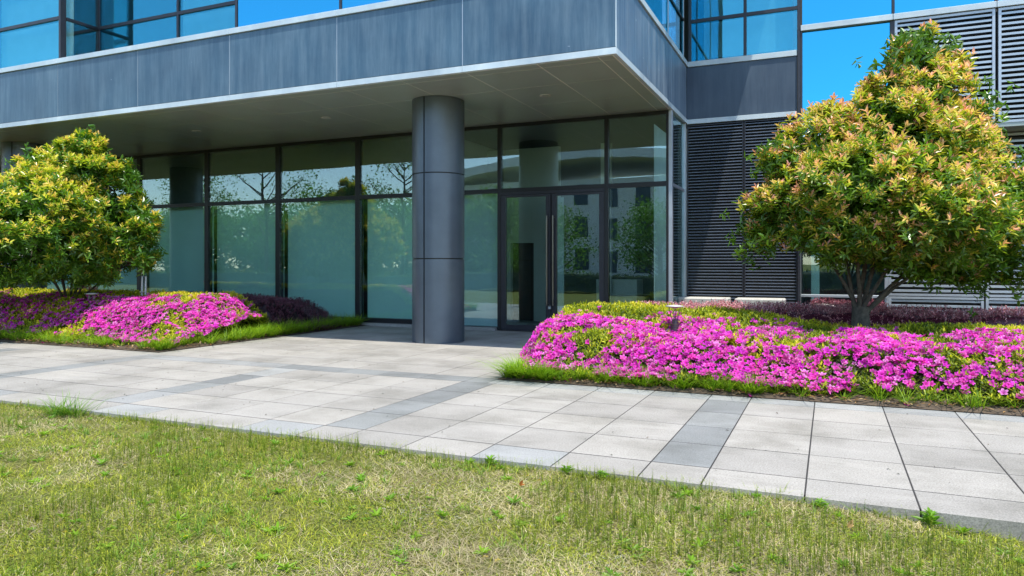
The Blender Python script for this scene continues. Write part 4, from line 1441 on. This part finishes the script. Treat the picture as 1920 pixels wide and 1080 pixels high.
# ------------------------------------------------------------------ garden lamps
def garden_lamp(label, x, y):
    r = empty('garden_lamp', label, 'lamp', (x, y, 0.0), 'hatted garden lamps in the beds')
    V, F = lathe([(.052, 0.0), (.052, .56), (.058, .565), (.058, .585), (.040, .60), (.040, .65), (.03, .66), (.001, .66)], 24)
    link('post', mesh_np('post', V, F, smooth=False), r, M['lamp'])
    V, F = lathe([(.055, .586), (.062, .588), (.062, .604), (.042, .606)], 24)
    link('collar', mesh_np('collar', V, F), r, M['steel'])
    for k in range(4):
        a = k * math.pi / 2 + .4
        V, F = tube([(.035 * math.cos(a), .035 * math.sin(a), .64), (.075 * math.cos(a), .075 * math.sin(a), .83)], [.006, .005], 6)
        link('strut', mesh_np('strut', V, F), r, M['lamp'])
    V, F = lathe([(.001, .805), (.03, .812), (.125, .835), (.128, .842), (.06, .853), (.001, .858)], 28)
    link('hat', mesh_np('hat', V, F, smooth=True), r, M['lamp_hat'])
    return r


garden_lamp('dark post garden lamp with pale disc hat among the right azaleas', -1.93, 9.88)
garden_lamp('dark post garden lamp with pale disc hat among the left azaleas', -13.2, 9.6)

# pair of stakes beside the left tree
c = spot(268, 555, 14.6)
st = empty('tree_stakes', 'pair of pale tied stakes beside the left tree by the glass', 'stake', (c[0], c[1], 0.02))
for dx, h in ((-.03, 1.3), (.07, 1.15)):
    V, F = tube([(dx, 0, 0), (dx + .01, 0, h)], [.028, .022], 10)
    link('stake', mesh_np('stake', V, F, smooth=True), st, M['alu'])
V, F = tube([(-.07, -.01, .83), (.02, -.035, .84), (.11, -.01, .83)], [.012] * 3, 8)
link('tie', mesh_np('tie', V, F, smooth=True), st, M['lamp_hat'])

# ------------------------------------------------------------------ what the glass mirrors, behind the camera
opp = empty('opposite_building', 'white building with curved roof edge mirrored in the entrance glass', 'building', (-24, -34, -0.28))
oo = np.array(opp.location)


def osub(nm, x0, x1, y0, y1, z0, z1, m):
    o = box(nm, x0, x1, y0, y1, z0, z1, m); o.location = Vector(o.location) - Vector(oo); o.parent = opp
    return o


osub('wall', -34, -4, -46, -34, -.28, 9.2, M['white'])
roof_pts = []
V = []; F = []
for i in range(25):
    x = -35.5 + 33 * i / 24; zc = 9.2 + 1.6 * math.sin(math.pi * i / 24)
    V += [(x, -46, zc), (x, -32.5, zc), (x, -32.5, zc + .8), (x, -46, zc + .8)]
for i in range(24):
    for k in range(4):
        F.append((4 * i + k, 4 * i + (k + 1) % 4, 4 * i + 4 + (k + 1) % 4, 4 * i + 4 + k))
o = link('roof', mesh_np('roof', np.array(V) - oo, [F]), opp, M['white'])
for fl in range(3):
    for k in range(10):
        x = -32.8 + k * 2.9
        osub('window', x, x + 1.3, -34.0, -33.94, 1.0 + fl * 2.9, 2.9 + fl * 2.9, M['fascia_dark'])


def far_tree(label, base, h, r, seed, nleaf=5200, bushy=False):
    root = empty('park_tree', label, 'tree', base, 'trees mirrored in the glass')
    parts = [tube([(0, 0, -.3), (.05, 0, h * .3), (0, .05, h * .62), (0, 0, h * .9)], [.16, .13, .09, .02], 8)]
    cs = []
    for k in range(34):
        a = rng.uniform(0, 6.28); z = h * rng.uniform(.06 if bushy else .33, 1.0); rr = r * rng.uniform(.35, 1) * math.sqrt(max(.12, 1 - ((z / h - .6) / .5) ** 2))
        e = np.array([rr * math.cos(a), rr * math.sin(a), z]); s = np.array([0, 0, max(h * .2, z - rr * .8)])
        parts.append(tube(curve_pts(s, e, np.array([0, 0, -.1 * rr]), 5), np.linspace(.05, .012, 5), 5)); cs.append(e)
    V, F = join_v(parts)
    link('trunk', mesh_np('trunk', V, F, smooth=True), root, M['bark'])
    cs = np.array(cs); i = rng.integers(0, len(cs), nleaf)
    Pl = cs[i] + rng.normal(0, 1, (nleaf, 3)) * np.array([.5, .5, .32]) * r / 2.4
    L = rng.uniform(.22, .40, nleaf) if bushy else rng.uniform(.12, .22, nleaf)
    V, F, li = leaf_mesh(Pl, rnd_unit(nleaf), rnd_unit(nleaf), L, L * .5, .2, .1, False)
    c = np.array([(.13, .26, .035)]) * rng.uniform(.5, 1.7, (nleaf, 1))
    k = link('crown', mesh_np('crown', V, F, c[li]), root, M['azalea_leaf']); k['kind'] = 'stuff'


TR = [(-44, -12, 9.5, 3.0, 'leftmost park tree mirrored in the office glass'), (-35.5, -10.5, 10.5, 3.0, 'tall thin park tree mirrored in the office glass'),
      (-29, -9, 6.2, 2.3, 'short park tree mirrored in the glass left of the column'), (-25.5, -12, 9.2, 2.5, 'sparse park tree mirrored behind the column'),
      (-14.5, -9.5, 4.4, 2.4, 'low round park tree mirrored in the doors'), (-8.2, -10, 4.6, 2.2, 'low park tree mirrored in the pane right of the doors'), (-55, -10, 8.5, 3.2, 'far left park tree mirrored in the office glass'),
      (8, -14, 6, 3, 'park tree mirrored in the right wing glass')]
ORD = ('first', 'second', 'third', 'fourth', 'fifth', 'sixth', 'seventh', 'eighth', 'ninth', 'tenth')
for k, x in enumerate((-62, -56, -50.5, -46, -41, -36.5, -32, -28, -23.5, -19.5)):
    TR.append((x, -15.5 - (k % 3), 5.0 + (k * 7 % 5) * .25, 3.3, ORD[k] + ' bushy tree from the left in the green row mirrored in the glass'))
for x, y, h, r, lab in TR:
    far_tree(lab, (x, y, -.1), h, r, 0, 2600 if 'sparse' in lab or 'thin' in lab else (9000 if 'bushy' in lab else 5200), 'bushy' in lab)


def hfh(x, y):
    e = np.minimum(np.minimum(y + 8.6, -6.9 - y), np.minimum(x + 60, 20 - x))
    return np.where(e < 0, 0, 0.1 + 0.9 * smooth(e / .5) + .15 * (NZ(x, y, 1.5) - .5))


hedge('green_hedge', 'clipped green hedge mirrored low in the office glass', hfh, (-60, 20, -8.7, -6.8), 9000, [(.03, .07, .01), (.06, .13, .02), (.14, .22, .03)], 'hedge', .06, .12)

for o in bld.children:
    if o.name.startswith('glass_pane'):
        o.rotation_euler = (random.gauss(0, .0018), 0, random.gauss(0, .0022))
